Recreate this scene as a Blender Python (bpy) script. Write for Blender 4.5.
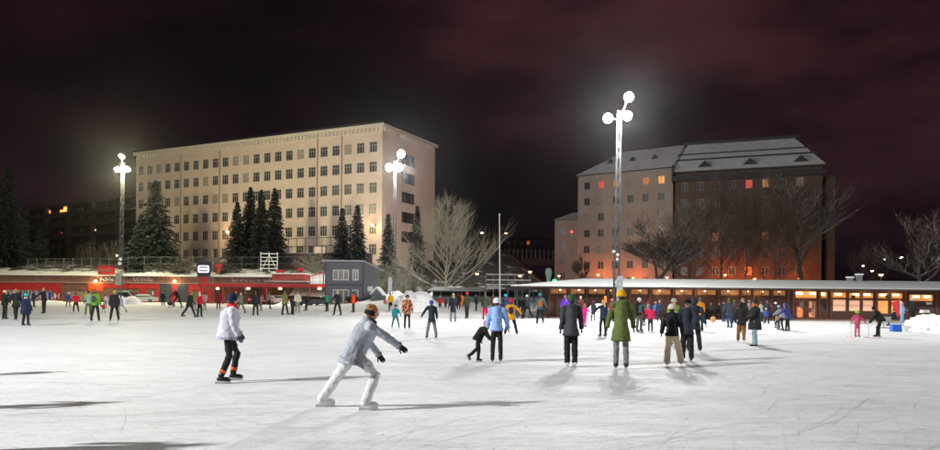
import bpy, bmesh, math, random
from mathutils import Vector, Matrix
random.seed(7)
R = math.radians
for o in list(bpy.data.objects): bpy.data.objects.remove(o)
S = bpy.context.scene
COL = S.collection
# ------------------------------------------------------------------ camera
F, CX, HY, ROLL, CH = 700.0, 470.0, 295.5, R(.487), 1.65
cam_d = bpy.data.cameras.new('camera'); cam = bpy.data.objects.new('camera', cam_d); COL.objects.link(cam)
cam_d.sensor_width = 36; cam_d.lens = F/940*36; cam_d.shift_y = (HY-225)/940
cam_d.clip_start = .1; cam_d.clip_end = 3000
c_, s_ = math.cos(ROLL), math.sin(ROLL)
cam.matrix_world = Matrix(((c_, -s_, 0, 0), (0, 0, -1, 0), (s_, c_, 0, CH), (0, 0, 0, 1)))
S.camera = cam
def P(px, py, d):
    xc, yc = (px-CX)/F, (HY-py)/F
    return Vector(((xc*c_-yc*s_)*d, d, CH+(yc*c_+xc*s_)*d))
def G(px, py, z=0):
    xc, yc = (px-CX)/F, (HY-py)/F
    d = (z-CH)/(yc*c_+xc*s_)
    return P(px, py, d)
# ------------------------------------------------------------------ world: night sky with town-lit cloud
W = bpy.data.worlds.new('World'); S.world = W; W.use_nodes = True
nt = W.node_tree; nt.nodes.clear()
def N(nt, t, **k):
    n = nt.nodes.new(t)
    for a, b in k.items():
        if a in n.inputs: n.inputs[a].default_value = b
        else: setattr(n, a, b)
    return n
wo = N(nt, 'ShaderNodeOutputWorld'); bg = N(nt, 'ShaderNodeBackground'); tc = N(nt, 'ShaderNodeTexCoord')
mp = N(nt, 'ShaderNodeMapping'); mp.inputs['Scale'].default_value = (1.0, 1.0, 2.6); mp.inputs['Location'].default_value = (.35, .2, .4)
no = N(nt, 'ShaderNodeTexNoise', Scale=2.3, Detail=5, Roughness=.52)
rp = N(nt, 'ShaderNodeValToRGB'); e = rp.color_ramp.elements
e[0].position = .36; e[0].color = (.0042, .0028, .0040, 1)
e[1].position = .70; e[1].color = (.050, .0165, .0200, 1)
m_ = e.new(.52); m_.color = (.0145, .0055, .0074, 1)
sx = N(nt, 'ShaderNodeSeparateXYZ')
r2 = N(nt, 'ShaderNodeValToRGB'); e = r2.color_ramp.elements
e[0].position = .0; e[0].color = (.35, .62, .75, 1); e[1].position = .30; e[1].color = (1, 1, 1, 1)
mx = N(nt, 'ShaderNodeMix', data_type='RGBA', blend_type='MULTIPLY'); mx.inputs[0].default_value = 1
L = nt.links.new
L(tc.outputs['Generated'], mp.inputs[0]); L(mp.outputs[0], no.inputs['Vector']); L(no.outputs[0], rp.inputs[0])
L(tc.outputs['Generated'], sx.inputs[0]); L(sx.outputs[2], r2.inputs[0])
L(rp.outputs[0], mx.inputs[6]); L(r2.outputs[0], mx.inputs[7]); L(mx.outputs[2], bg.inputs[0]); L(bg.outputs[0], wo.inputs[0])
bg.inputs[1].default_value = 1.0
S.view_settings.view_transform = 'Standard'; S.view_settings.look = 'None'; S.view_settings.exposure = 0; S.view_settings.gamma = 1
FLOOD = 31000      # watts per floodlight
# ------------------------------------------------------------------ helpers
def link(o, parent=None):
    COL.objects.link(o)
    if parent: o.parent = parent
    return o
def tag(o, label=None, cat=None, group=None, kind=None):
    if label: o['label'] = label
    if cat: o['category'] = cat
    if group: o['group'] = group
    if kind: o['kind'] = kind
    return o
def empty(name, loc=(0, 0, 0), rz=0, label=None, cat=None, group=None):
    o = bpy.data.objects.new(name, None); o.empty_display_size = .2; link(o)
    o.location = loc; o.rotation_euler = (0, 0, rz); return tag(o, label, cat, group)
MATS = {}
def mat(key, col, rough=.7, bump=0, bscale=20, var=.12, vscale=4, metal=0, emit=None, es=1, spec=None, stretch=None):
    if key in MATS: return MATS[key]
    m = bpy.data.materials.new(key); m.use_nodes = True; t = m.node_tree; b = t.nodes['Principled BSDF']
    b.inputs['Roughness'].default_value = rough; b.inputs['Metallic'].default_value = metal
    if spec is not None: b.inputs['Specular IOR Level'].default_value = spec
    tc = N(t, 'ShaderNodeTexCoord'); src = tc.outputs['Object']
    if stretch:
        q = N(t, 'ShaderNodeMapping'); q.inputs['Scale'].default_value = stretch; t.links.new(src, q.inputs[0]); src = q.outputs[0]
    n = N(t, 'ShaderNodeTexNoise', Scale=vscale, Detail=5, Roughness=.6); t.links.new(src, n.inputs['Vector'])
    r = N(t, 'ShaderNodeValToRGB'); e = r.color_ramp.elements
    e[0].position = .3; e[1].position = .7
    e[0].color = tuple(max(0, x*(1-var)) for x in col)+(1,); e[1].color = tuple(min(1, x*(1+var)) for x in col)+(1,)
    t.links.new(n.outputs[0], r.inputs[0]); t.links.new(r.outputs[0], b.inputs['Base Color'])
    if bump:
        n2 = N(t, 'ShaderNodeTexNoise', Scale=bscale, Detail=4); t.links.new(src, n2.inputs['Vector'])
        bp = N(t, 'ShaderNodeBump', Strength=min(1, bump), Distance=.02*max(1, bump)); t.links.new(n2.outputs[0], bp.inputs['Height']); t.links.new(bp.outputs[0], b.inputs['Normal'])
    if emit:
        r3 = N(t, 'ShaderNodeMix', data_type='RGBA', blend_type='MULTIPLY'); r3.inputs[0].default_value = 1
        r3.inputs[6].default_value = tuple(emit)+(1,)
        rr = N(t, 'ShaderNodeValToRGB'); ee = rr.color_ramp.elements; ee[0].position = .3; ee[1].position = .7
        ee[0].color = (.45, .4, .35, 1) if var > .15 else (1, 1, 1, 1)
        t.links.new(n.outputs[0], rr.inputs[0]); t.links.new(rr.outputs[0], r3.inputs[7])
        t.links.new(r3.outputs[2], b.inputs['Emission Color']); b.inputs['Emission Strength'].default_value = es
    MATS[key] = m; return m
class MB:
    def __init__(s): s.v = []; s.f = []; s.smooth = False
    def add(s, vs, fs):
        k = len(s.v); s.v += [tuple(v) for v in vs]; s.f += [tuple(i+k for i in f) for f in fs]; return s
    def box(s, x0, x1, y0, y1, z0, z1, M=None):
        vs = [Vector((x, y, z)) for z in (z0, z1) for x, y in ((x0, y0), (x1, y0), (x1, y1), (x0, y1))]
        if M: vs = [M @ v for v in vs]
        return s.add(vs, [(3, 2, 1, 0), (4, 5, 6, 7), (0, 1, 5, 4), (1, 2, 6, 5), (2, 3, 7, 6), (3, 0, 4, 7)])
    def tube(s, pts, rad, n=8, up=None, flat=1.0):
        pts = [Vector(p) for p in pts]; k = len(pts); vs = []
        if not hasattr(rad, '__len__'): rad = [rad]*k
        ref = Vector(up) if up is not None else None
        for i, p in enumerate(pts):
            d = (pts[min(i+1, k-1)]-pts[max(i-1, 0)])
            d = d.normalized() if d.length > 1e-9 else Vector((0, 0, 1))
            a = ref if ref is not None and abs(d.dot(ref)) < .98 else (Vector((0, 0, 1)) if abs(d.z) < .9 else Vector((1, 0, 0)))
            u = a.cross(d).normalized(); w = d.cross(u)
            r = rad[i]; ru, rw = r if hasattr(r, '__len__') else (r, r*flat)
            vs += [p+u*(ru*math.cos(2*math.pi*j/n))+w*(rw*math.sin(2*math.pi*j/n)) for j in range(n)]
        fs = [(i*n+j, i*n+(j+1) % n, (i+1)*n+(j+1) % n, (i+1)*n+j) for i in range(k-1) for j in range(n)]
        fs += [tuple(range(n-1, -1, -1)), tuple((k-1)*n+j for j in range(n))]
        return s.add(vs, fs)
    def ell(s, c, r, nu=10, nv=7, M=None):
        c = Vector(c); r = r if hasattr(r, '__len__') else (r, r, r); vs = []
        for i in range(1, nv):
            a = math.pi*i/nv
            for j in range(nu):
                b = 2*math.pi*j/nu; vs.append(Vector((r[0]*math.sin(a)*math.cos(b), r[1]*math.sin(a)*math.sin(b), r[2]*math.cos(a))))
        vs += [Vector((0, 0, r[2])), Vector((0, 0, -r[2]))]
        fs = [(i*nu+j, (i+1)*nu+j, (i+1)*nu+(j+1) % nu, i*nu+(j+1) % nu) for i in range(nv-2) for j in range(nu)]
        t, b = len(vs)-2, len(vs)-1
        fs += [(t, j, (j+1) % nu) for j in range(nu)] + [(b, (nv-2)*nu+(j+1) % nu, (nv-2)*nu+j) for j in range(nu)]
        if M: vs = [M @ v for v in vs]
        return s.add([v+c for v in vs], fs)
    def quad(s, a, b, c, d): return s.add([a, b, c, d], [(0, 1, 2, 3)])
    def mesh(s, name, m):
        me = bpy.data.meshes.new(name); me.from_pydata(s.v, [], s.f)
        if m: me.materials.append(m)
        if s.smooth:
            for p in me.polygons: p.use_smooth = True
        me.update(); return me
    def build(s, name, m, parent=None, loc=None, smooth=None):
        if smooth is not None: s.smooth = smooth
        o = bpy.data.objects.new(name, s.mesh(name, m)); link(o, parent)
        if loc is not None: o.location = loc
        return o
def inst(name, me, parent=None, loc=(0, 0, 0), rz=0):
    o = bpy.data.objects.new(name, me); link(o, parent); o.location = loc; o.rotation_euler = (0, 0, rz); return o
def sm(a, b, x):
    t = max(0, min(1, (x-a)/(b-a))); return t*t*(3-2*t)
PENDING = []
def remesh(o, vox, smooth=2):
    r = o.modifiers.new('r', 'REMESH'); r.mode = 'VOXEL'; r.voxel_size = vox; r.use_smooth_shade = True
    q = o.modifiers.new('s', 'SMOOTH'); q.iterations = smooth; q.factor = .5
    PENDING.append(o)
def point(name, parent, loc, watts, col, rad):
    l = bpy.data.lights.new(name, 'POINT'); l.energy = watts; l.color = col; l.shadow_soft_size = rad
    o = bpy.data.objects.new(name, l); link(o, parent); o.location = loc; return o
# ------------------------------------------------------------------ materials
STEEL = mat('galvanised steel', (.13, .14, .145), .6, metal=.2, var=.15)
DARKM = mat('dark metal', (.03, .032, .035), .5)
SNOWW = mat('snow', (.78, .79, .8), .85, .8, 3, .06)
RED = mat('red paint', (.42, .018, .02), .55, .2, 30, .25, 1.2)
BROWNC = mat('brown weathered concrete', (.17, .085, .06), .85, .5, 12, .3, 1.5)
BLACK = mat('black paint', (.012, .012, .014), .5)
GLASSD = mat('dark window glass', (.02, .024, .03), .3, var=.3)
WHITEP = mat('white paint', (.7, .7, .68), .5)
WARM = mat('warm lit window', (.5, .25, .1), .5, emit=(1.0, .30, .05), es=.34, var=.3, vscale=1.5)
WARM2 = mat('amber lit window', (.5, .3, .1), .5, emit=(1.0, .42, .12), es=1.0, var=.3, vscale=1.2)
REDL = mat('red lit window', (.5, .1, .05), .5, emit=(1.0, .09, .05), es=.45, var=.05)
LAMPW = mat('lamp glow white', (1, 1, 1), .5, emit=(1, .93, .8), es=30, var=0)
LAMPO = mat('lamp glow orange', (1, .6, .3), .5, emit=(1, .5, .2), es=12, var=0)
TUBE = mat('lamp tube', (1, .8, .6), .5, emit=(1, .78, .45), es=3, var=0)

# ------------------------------------------------------------------ ground
def hz(X, Y):
    L_ = sm(-8, -24, X)
    left = 0
    if X < -28.5: left = (4.35+.235*max(0, min(Y-119, 13))) if Y > 118.4 else 0
    else: left = 7.4*sm(100, 134, Y)
    right = 1.8*sm(64, 105, Y)+1.0*sm(105, 150, Y)
    z = left*L_+right*(1-L_)
    z += 10.5*sm(112, 180, Y)*(1-sm(8, 20, X))*(1-L_)+8*sm(190, 330, Y)*(1-L_*.5)
    return z
def grid(name, xs, ys, fz, m):
    vs = [(x, y, fz(x, y)) for y in ys for x in xs]; n = len(xs)
    fs = [(j*n+i, j*n+i+1, (j+1)*n+i+1, (j+1)*n+i) for j in range(len(ys)-1) for i in range(n-1)]
    b = MB(); b.add(vs, fs); b.smooth = True; return b.build(name, m)
def ground_mat():
    m = bpy.data.materials.new('trodden snow and earth'); m.use_nodes = True; t = m.node_tree; b = t.nodes['Principled BSDF']
    b.inputs['Roughness'].default_value = .9
    g = N(t, 'ShaderNodeNewGeometry'); sp = N(t, 'ShaderNodeSeparateXYZ'); t.links.new(g.outputs['Position'], sp.inputs[0])
    n = N(t, 'ShaderNodeTexNoise', Scale=.35, Detail=8, Roughness=.65); t.links.new(g.outputs['Position'], n.inputs['Vector'])
    a = N(t, 'ShaderNodeMapRange'); a.inputs[1].default_value = 120; a.inputs[2].default_value = 127; t.links.new(sp.outputs[1], a.inputs[0])
    ad = N(t, 'ShaderNodeMath', operation='MULTIPLY_ADD'); ad.inputs[1].default_value = .30; t.links.new(a.outputs[0], ad.inputs[0]); t.links.new(n.outputs[0], ad.inputs[2])
    r = N(t, 'ShaderNodeValToRGB'); e = r.color_ramp.elements
    e[0].position = .60; e[0].color = (.68, .69, .7, 1); e[1].position = .74; e[1].color = (.045, .04, .035, 1)
    t.links.new(ad.outputs[0], r.inputs[0]); t.links.new(r.outputs[0], b.inputs['Base Color'])
    n2 = N(t, 'ShaderNodeTexNoise', Scale=2.5, Detail=6); t.links.new(g.outputs['Position'], n2.inputs['Vector'])
    bp = N(t, 'ShaderNodeBump', Strength=.7, Distance=.15); t.links.new(n2.outputs[0], bp.inputs['Height']); t.links.new(bp.outputs[0], b.inputs['Normal'])
    return m
xs = [-420, -330, -260]+list(range(-220, -30, 6))+[-28.6, -28.4]+list(range(-27, 60, 3))+list(range(62, 230, 8))+[260, 330, 420]
ys = [-60, -20, 20, 50]+list(range(56, 118, 3))+[118.3, 118.5]+list(range(120, 160, 3))+list(range(162, 340, 8))+[380, 450, 600, 900]
rnd = random.Random(3)
tag(grid('ground', xs, ys, lambda x, y: hz(x, y)+(-.012 if y < 60 else rnd.uniform(-.01, .12)*(y > 110)-.012), ground_mat()), kind='structure')
def ice_mat():
    m = bpy.data.materials.new('skated ice'); m.use_nodes = True; t = m.node_tree; b = t.nodes['Principled BSDF']
    g = N(t, 'ShaderNodeNewGeometry'); P_ = g.outputs['Position']
    def noise(scale, det, sc, rot, rough=.6):
        q = N(t, 'ShaderNodeMapping'); q.inputs['Scale'].default_value = sc; q.inputs['Rotation'].default_value = (0, 0, R(rot))
        n = N(t, 'ShaderNodeTexNoise', Scale=scale, Detail=det, Roughness=rough); t.links.new(P_, q.inputs[0]); t.links.new(q.outputs[0], n.inputs['Vector']); return n
    def ramp(src, p0, p1, c0, c1):
        r = N(t, 'ShaderNodeValToRGB'); e = r.color_ramp.elements; e[0].position = p0; e[1].position = p1
        e[0].color = (c0, c0, c0, 1) if not hasattr(c0, '__len__') else c0; e[1].color = (c1, c1, c1, 1) if not hasattr(c1, '__len__') else c1
        t.links.new(src, r.inputs[0]); return r
    def mul(a, bb):
        x = N(t, 'ShaderNodeMix', data_type='RGBA', blend_type='MULTIPLY'); x.inputs[0].default_value = 1
        t.links.new(a, x.inputs[6]); t.links.new(bb, x.inputs[7]); return x.outputs[2]
    big = ramp(noise(.16, 5, (1, 1, 1), 0).outputs[0], .3, .7, (.67, .695, .715, 1), (.82, .84, .86, 1))
    c = big.outputs[0]; hs = []
    for sc, rot, ex, lo in ((1.0, 12, (.6, 2.2, 1), .86), (1.2, -34, (.5, 7, 1), .90), (1.5, 60, (.5, 10, 1), .88), (2.2, -72, (.5, 8, 1), .88), (6, 0, (1, 1, 1), .86), (22, 0, (1, 1, 1), .84)):
        n = noise(sc, 7, ex, rot, .7); r = ramp(n.outputs[0], .36, .47, lo, 1); c = mul(c, r.outputs[0]); hs.append(n.outputs[0])
    # single blade cuts: thin lines along warped wave bands
    for rot, sc in ((25, .55), (-48, .4), (80, .5)):
        q = N(t, 'ShaderNodeMapping'); q.inputs['Rotation'].default_value = (0, 0, R(rot)); t.links.new(P_, q.inputs[0])
        w = N(t, 'ShaderNodeTexWave', Scale=sc, Distortion=9, Detail=2); w.inputs['Detail Scale'].default_value = .35; t.links.new(q.outputs[0], w.inputs['Vector'])
        r = ramp(w.outputs[0], .0, .006, .93, 1); c = mul(c, r.outputs[0])
    sp = noise(14, 3, (1, 1, 1), 0); r = ramp(sp.outputs[0], .70, .76, 1, .72); c = mul(c, r.outputs[0])
    t.links.new(c, b.inputs['Base Color'])
    rr = ramp(noise(.5, 6, (1, 2, 1), 20).outputs[0], .35, .65, .55, .8); t.links.new(rr.outputs[0], b.inputs['Roughness'])
    b.inputs['Specular IOR Level'].default_value = .16
    a = N(t, 'ShaderNodeMath', operation='ADD'); t.links.new(hs[0], a.inputs[0]); t.links.new(hs[2], a.inputs[1])
    n9 = noise(9, 10, (1, 1, 1), 0, .8); a2 = N(t, 'ShaderNodeMath', operation='ADD'); t.links.new(a.outputs[0], a2.inputs[0]); t.links.new(n9.outputs[0], a2.inputs[1])
    bp = N(t, 'ShaderNodeBump', Strength=.55, Distance=.022); t.links.new(a2.outputs[0], bp.inputs['Height']); t.links.new(bp.outputs[0], b.inputs['Normal'])
    return m
def ice_z(x, y): return 0.0
xs = [-160]+list(range(-120, 70, 10))+[100]
b = MB(); b.add([(-150, -30, 0), (46, -30, 0), (46, 50.2, 0), (8, 50.2, 0), (5, 70, 0), (-8, 84, 0), (-16, 88.5, 0), (-28, 103, 0), (-150, 106, 0)], [(0, 1, 2, 3, 4, 5, 6, 7, 8)])
tag(b.build('ice_rink', ice_mat()), kind='structure')

# skate tracks: thin scraped ribbons lying on the ice, and ice crumbs
rt_ = random.Random(77)
for nm, colr, cnt in (('skate_tracks', mat('scraped pale ice', (.80, .81, .81), .9), 900), ('skate_grooves', mat('cut dark ice', (.64, .66, .67), .7), 1000)):
    b = MB()
    for i in range(cnt):
        y = 3.2+rt_.random()**1.6*34; x = rt_.uniform(-.75, .75)*y*1.05; a = rt_.uniform(0, 6.283) if rt_.random() < .3 else rt_.gauss(.5, .3)
        kx = rt_.gauss(0, .09); n_s = rt_.randint(6, 14); st_ = rt_.uniform(.12, .4); w = rt_.uniform(.001, .0034)*(1+y*.07)
        L1, L2_ = [], []
        for k in range(n_s+1):
            ww = w*math.sin(math.pi*(k+.4)/(n_s+.8)); L1.append((x-math.sin(a)*ww, y+math.cos(a)*ww, .004 if cnt == 900 else .006)); L2_.append((x+math.sin(a)*ww, y-math.cos(a)*ww, .004 if cnt == 900 else .006))
            x += math.cos(a)*st_; y += math.sin(a)*st_; a += kx*st_
        b.add(L1+L2_, [(k, n_s+1+k, n_s+2+k, k+1) for k in range(n_s)])
    tag(b.build(nm, colr), 'thin curved skate marks scraped across the ice', kind='stuff')
b = MB()
for i in range(1300):
    y = 3+rt_.random()**1.5*22; x = rt_.uniform(-.72, .75)*y
    if rt_.random() < .45: x = abs(x)
    s0 = rt_.uniform(.003, .010)*(1+y*.03); q3 = [Vector((x+rt_.uniform(-1, 1)*s0*1.6, y+rt_.uniform(-1, 1)*s0*1.6, .001)) for _ in range(3)]; ap = Vector((x, y, s0*1.1))
    b.add(q3+[ap], [(0, 1, 3), (1, 2, 3), (2, 0, 3)])
tag(b.build('ice_crumbs', SNOWW), 'loose crumbs of scraped ice scattered on the rink', kind='stuff')

# ------------------------------------------------------------------ facades
def facade(w, h, holes, depth=.25, z0=0, x0=0):
    """wall sheet in local XZ, outer face at y=0 looking -Y, with real openings and reveals"""
    us = sorted({x0, x0+w, *[q for a in holes for q in (a[0], a[2])]}); vs_ = sorted({z0, z0+h, *[q for a in holes for q in (a[1], a[3])]})
    b = MB()
    for i in range(len(us)-1):
        for j in range(len(vs_)-1):
            cu, cv = (us[i]+us[i+1])/2, (vs_[j]+vs_[j+1])/2
            if any(a[0] < cu < a[2] and a[1] < cv < a[3] for a in holes): continue
            b.quad((us[i], 0, vs_[j]), (us[i+1], 0, vs_[j]), (us[i+1], 0, vs_[j+1]), (us[i], 0, vs_[j+1]))
    for a in holes:
        x1, z1, x2, z2 = a; d = depth
        b.quad((x1, 0, z1), (x1, d, z1), (x1, d, z2), (x1, 0, z2)); b.quad((x2, d, z1), (x2, 0, z1), (x2, 0, z2), (x2, d, z2))
        b.quad((x1, 0, z2), (x1, d, z2), (x2, d, z2), (x2, 0, z2)); b.quad((x1, d, z1), (x1, 0, z1), (x2, 0, z1), (x2, d, z1))
    return b
def frame_mesh(w, h, nx, nz=1, t=.08, m=None, cross=None):
    b = MB(); b.box(-w/2, w/2, -.04, .04, 0, t); b.box(-w/2, w/2, -.04, .04, h-t, h)
    b.box(-w/2, -w/2+t, -.04, .04, t, h-t); b.box(w/2-t, w/2, -.04, .04, t, h-t)
    for i in range(1, nx):
        x = -w/2+w*i/nx; b.box(x-t/2, x+t/2, -.035, .035, t, h-t)
    if cross: b.box(-w/2+t, w/2-t, -.03, .03, h*cross-t/2, h*cross+t/2)
    return b.mesh('window_frame', m)
def pane_mesh(w, h, m): return MB().box(-w/2, w/2, 0, .02, 0, h).mesh('window', m)
def sill_mesh(w, m): return MB().box(-w/2-.08, w/2+.08, -.09, .0, -.08, 0).mesh('sill', m)
def windows(root, cells, w, h, nx, fm, glassfn, cross=None, depth=.18, rot=0, sill=None):
    fr = frame_mesh(w, h, nx, m=fm, cross=cross); sl = sill_mesh(w, sill) if sill else None; cache = {}
    for (x, y, z) in cells:
        g = glassfn(x, z)
        if g.name not in cache: cache[g.name] = pane_mesh(w, h, g)
        M = Matrix.Rotation(rot, 4, 'Z'); off = M @ Vector((0, depth, 0))
        o = inst('window', cache[g.name], root, (x+off.x, y+off.y, z), rot)
        inst('window_frame', fr, o, (0, -.045, 0))
        if sl: inst('sill', sl, o, (0, -depth, 0))
    return
# ---- office block, left
PL = mat('peach plaster', (.63, .50, .41), .85, .25, 6, .07, .5)
PLS = mat('cream trim', (.62, .55, .46), .8)
CURT = mat('curtained window', (.32, .27, .2), .6, var=.4, vscale=2)
A, B = P(136, 200, 163), P(382, 200, 133)
AX = (B-A); AX.z = 0; LEN = AX.length; rz = math.atan2(AX.y, AX.x); BZ = 7.2; TOP = 33.9
bl = empty('office_building', (A.x, A.y, 0), rz, 'long peach-coloured office block with five rows of dark windows behind the red stand', 'building')
cols = [1.5+ (LEN-3.6)*i/22 for i in range(23)]; rows = [29.8-.9, 26-.9, 22-.9, 18-.9, 14.1-.9, 10.2-.9]
ww, wh = 1.75, 2.05
holes = [(x-ww/2, z, x+ww/2, z+wh) for x in cols for z in rows]
facade(LEN, TOP-BZ, holes, .25, BZ).build('front_wall', PL, bl)
SD = 20.5; side_rows = [27.7, 24, 20.1, 16.1, 12.2]
sw, sh = 5.0, 2.2
sb = facade(SD, TOP-BZ, [(8-sw/2+1.6, z, 8+sw/2+1.6, z+sh) for z in side_rows], .25, BZ)
o = sb.build('side_wall', PL, bl, (LEN, 0, 0)); o.rotation_euler = (0, 0, R(90))
b = MB(); b.quad((0, 0, BZ), (0, SD, BZ), (0, SD, TOP), (0, 0, TOP)); b.quad((0, SD, BZ), (LEN, SD, BZ), (LEN, SD, TOP), (0, SD, TOP)); b.build('rear_wall', PL, bl)
MB().box(-.1, LEN+.1, -.1, SD+.1, TOP+.02, TOP+.2).build('roof', BLACK, bl)
b = MB(); b.box(-.5, LEN+.5, -.5, -.003, TOP-.35, TOP+.3); b.box(LEN+.003, LEN+.5, 0, SD+.5, TOP-.35, TOP+.3); b.build('cornice', PLS, bl)
MB().box(-.6, LEN+.6, -.6, SD+.6, TOP+.31, TOP+.75).build('roof_edge', BLACK, bl)
b = MB()
for i in range(70):
    x = .6+i*(LEN-1)/70; b.box(x, x+.45, -.35, -.002, TOP-1.05, TOP-.38)
for i in range(20):
    y = .4+i; b.box(LEN+.002, LEN+.35, y, y+.45, TOP-1.05, TOP-.38)
b.build('dentils', PLS, bl)['kind'] = 'stuff'
b = MB(); b.box(0, LEN, -.06, -.003, TOP-1.3, TOP-1.12); b.build('string_course', PLS, bl)
MB().box(LEN*.5, LEN-3, 5, 14, TOP+.21, TOP+1.9).build('penthouse', BLACK, bl)
for x in (cols[4]+1.45, cols[8]+1.45, cols[17]+1.45, cols[19]+1.5):
    MB().tube([(x, -.12, BZ), (x, -.12, TOP-1.3)], .08, 6).build('drainpipe', mat('brown drainpipe', (.2, .13, .09), .6), bl)
rw = random.Random(11)
def gl(x, z): return CURT if rw.random() < .13 else GLASSD
windows(bl, [(x, 0, z) for x in cols for z in rows], ww, wh, 3, mat('cream frame', (.4, .37, .32), .5), gl, cross=.68, sill=PLS)
windows(bl, [(LEN, 8+1.6, z) for z in side_rows], sw, sh, 4, DARKM, lambda x, z: GLASSD, cross=.5, rot=R(90), sill=PLS)
# warm entrance lamps on the facade
for px, py in ((366, 224), (219, 231)):
    q = P(px, py, 131 if px > 300 else 147)
    lo = bl.matrix_basis.inverted() @ q; lo.y = -.9
    b = MB(); b.box(lo.x-.06, lo.x+.06, -.9, -.003, lo.z+.2, lo.z+.28); hl = b.build('lamp_bracket', DARKM, bl)
    b = MB(); b.ell((lo.x, -.9, lo.z), (.35, .35, .22)); b.build('wall_lamp', LAMPO, bl)
    point('wall_lamp_light', bl, (lo.x, -1.5, lo.z-.3), 330, (1, .62, .28), .15)
# low dark garden wall and a snow-dusted glasshouse frame in front of the block
q0, q1 = P(262, 250, 128), P(372, 250, 124)
w_ = empty('garden_wall', (q0.x, q0.y, 6), math.atan2(q1.y-q0.y, q1.x-q0.x), 'dark low retaining wall below the office block', 'wall')
ln = (q1-q0).length
n_ = 14
for i in range(n_): MB().box(i*ln/n_+.02, (i+1)*ln/n_-.02, 0, .3, 0, 3.0).build('panel', mat('dark brown planks', (.05, .025, .02), .8, .4, 10, .3), w_)
MB().box(0, ln, -.08, .38, 3.003, 3.12).build('coping', mat('dusty snow', (.3, .3, .31), .9), w_)
g_ = empty('pergola', (*P(272, 245, 129).xy, 7.0), rz, 'thin metal pergola frame along the ground floor of the office block', 'pergola')
for i in range(9): MB().box(i*1.9, i*1.9+.08, 0, .08, 0, 4.6).build('post', DARKM, g_)
for z in (3.2, 4.62): MB().box(-.1, 15.5, -.01, .09, z, z+.12).build('rail', DARKM, g_)
for i in (1, 5): MB().box(i*1.9+.1, i*1.9+2.6, .1, .16, 1.9, 3.1).build('banner', mat('pale pink banner', (.6, .45, .4), .8), g_)

# ---- reddish apartment blocks, right
WB = mat('grey brown render', (.36, .29, .25), .85, .3, 5, .12, .4)
WB2 = mat('dark brick', (.095, .062, .05), .9, .4, 8, .2, .6)
RSN = mat('frosted roof', (.74, .76, .8), .8, .4, 2, .14, .5)
ROOFD = mat('dark roofing', (.03, .03, .035), .7)
def lit_fn(seed, p_w, p_r, dark=GLASSD):
    r = random.Random(seed)
    def f(x, z):
        k = r.random()
        return WARM if k < p_w else (REDL if k < p_w+p_r else dark)
    return f
A, B = P(578, 200, 160), P(673, 200, 148); AX = B-A; AX.z = 0; L2 = AX.length; rz2 = math.atan2(AX.y, AX.x)
b2 = empty('apartment_building', (A.x, A.y, 0), rz2, 'grey rendered apartment house with hipped frosty roof and orange-lit foot behind the tall mast', 'building', 'apartment houses')
T2 = 29.1; Z0 = 1.4
cols = [2.2+3.42*i for i in range(6)]; rows = [25.85-3.6*i for i in range(7)]
w2, h2 = 1.45, 1.75
facade(L2, T2-Z0, [(x-w2/2, z, x+w2/2, z+h2) for x in cols for z in rows if x < L2-1], .25, Z0).build('front_wall', WB, b2)
b = MB(); b.quad((0, 16, Z0), (0, 0, Z0), (0, 0, T2), (0, 16, T2)); b.quad((0, 16, Z0), (L2, 16, Z0), (L2, 16, T2), (0, 16, T2)); b.build('side_wall', WB, b2)
lits = {(1, 0): REDL, (2, 0): WARM, (4, 0): WARM, (5, 0): WARM2, (3, 2): CURT, (4, 2): CURT, (1, 0): REDL}
def g2(x, z):
    i = round((x-2.2)/3.42); j = round((25.85-z)/3.6); return lits.get((i, j), CURT if (i, j) in ((3, 0), (1, 1), (2, 2), (0, 2), (1, 4)) else GLASSD)
windows(b2, [(x, 0, z) for x in cols for z in rows if x < L2-1], w2, h2, 2, mat('grey window frame', (.35, .33, .32), .6), g2, sill=WB)
b = MB(); e = .5; RZ = 35.3
b.add([(-e, -e, T2+.1), (L2, -e, T2+.1), (L2, 16+e, T2+.1), (-e, 16+e, T2+.1), (8, 8, RZ), (L2, 8, RZ)], [(0, 1, 5, 4), (2, 3, 4, 5), (3, 0, 4), (1, 2, 5), (3, 2, 1, 0)])
rf = b.build('roof', RSN, b2)
MB().box(-e-.02, L2, -e-.1, -e+.05, T2-.15, T2+.09).build('gutter', ROOFD, b2)
for x in (6.2, 11.5, 16.6):
    z = T2+.1+(4.2+e)*(RZ-T2)/8.5; b = MB(); b.add([(x-.9, 3.4, z-.65), (x+.9, 3.4, z-.65), (x, 3.4, z+.35), (x, 5.2, z+.5), (x-.9, 4.4, z+.1), (x+.9, 4.4, z+.1)], [(0, 1, 2), (0, 2, 3, 4), (1, 5, 3, 2)]); b.build('dormer', ROOFD, rf)
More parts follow.
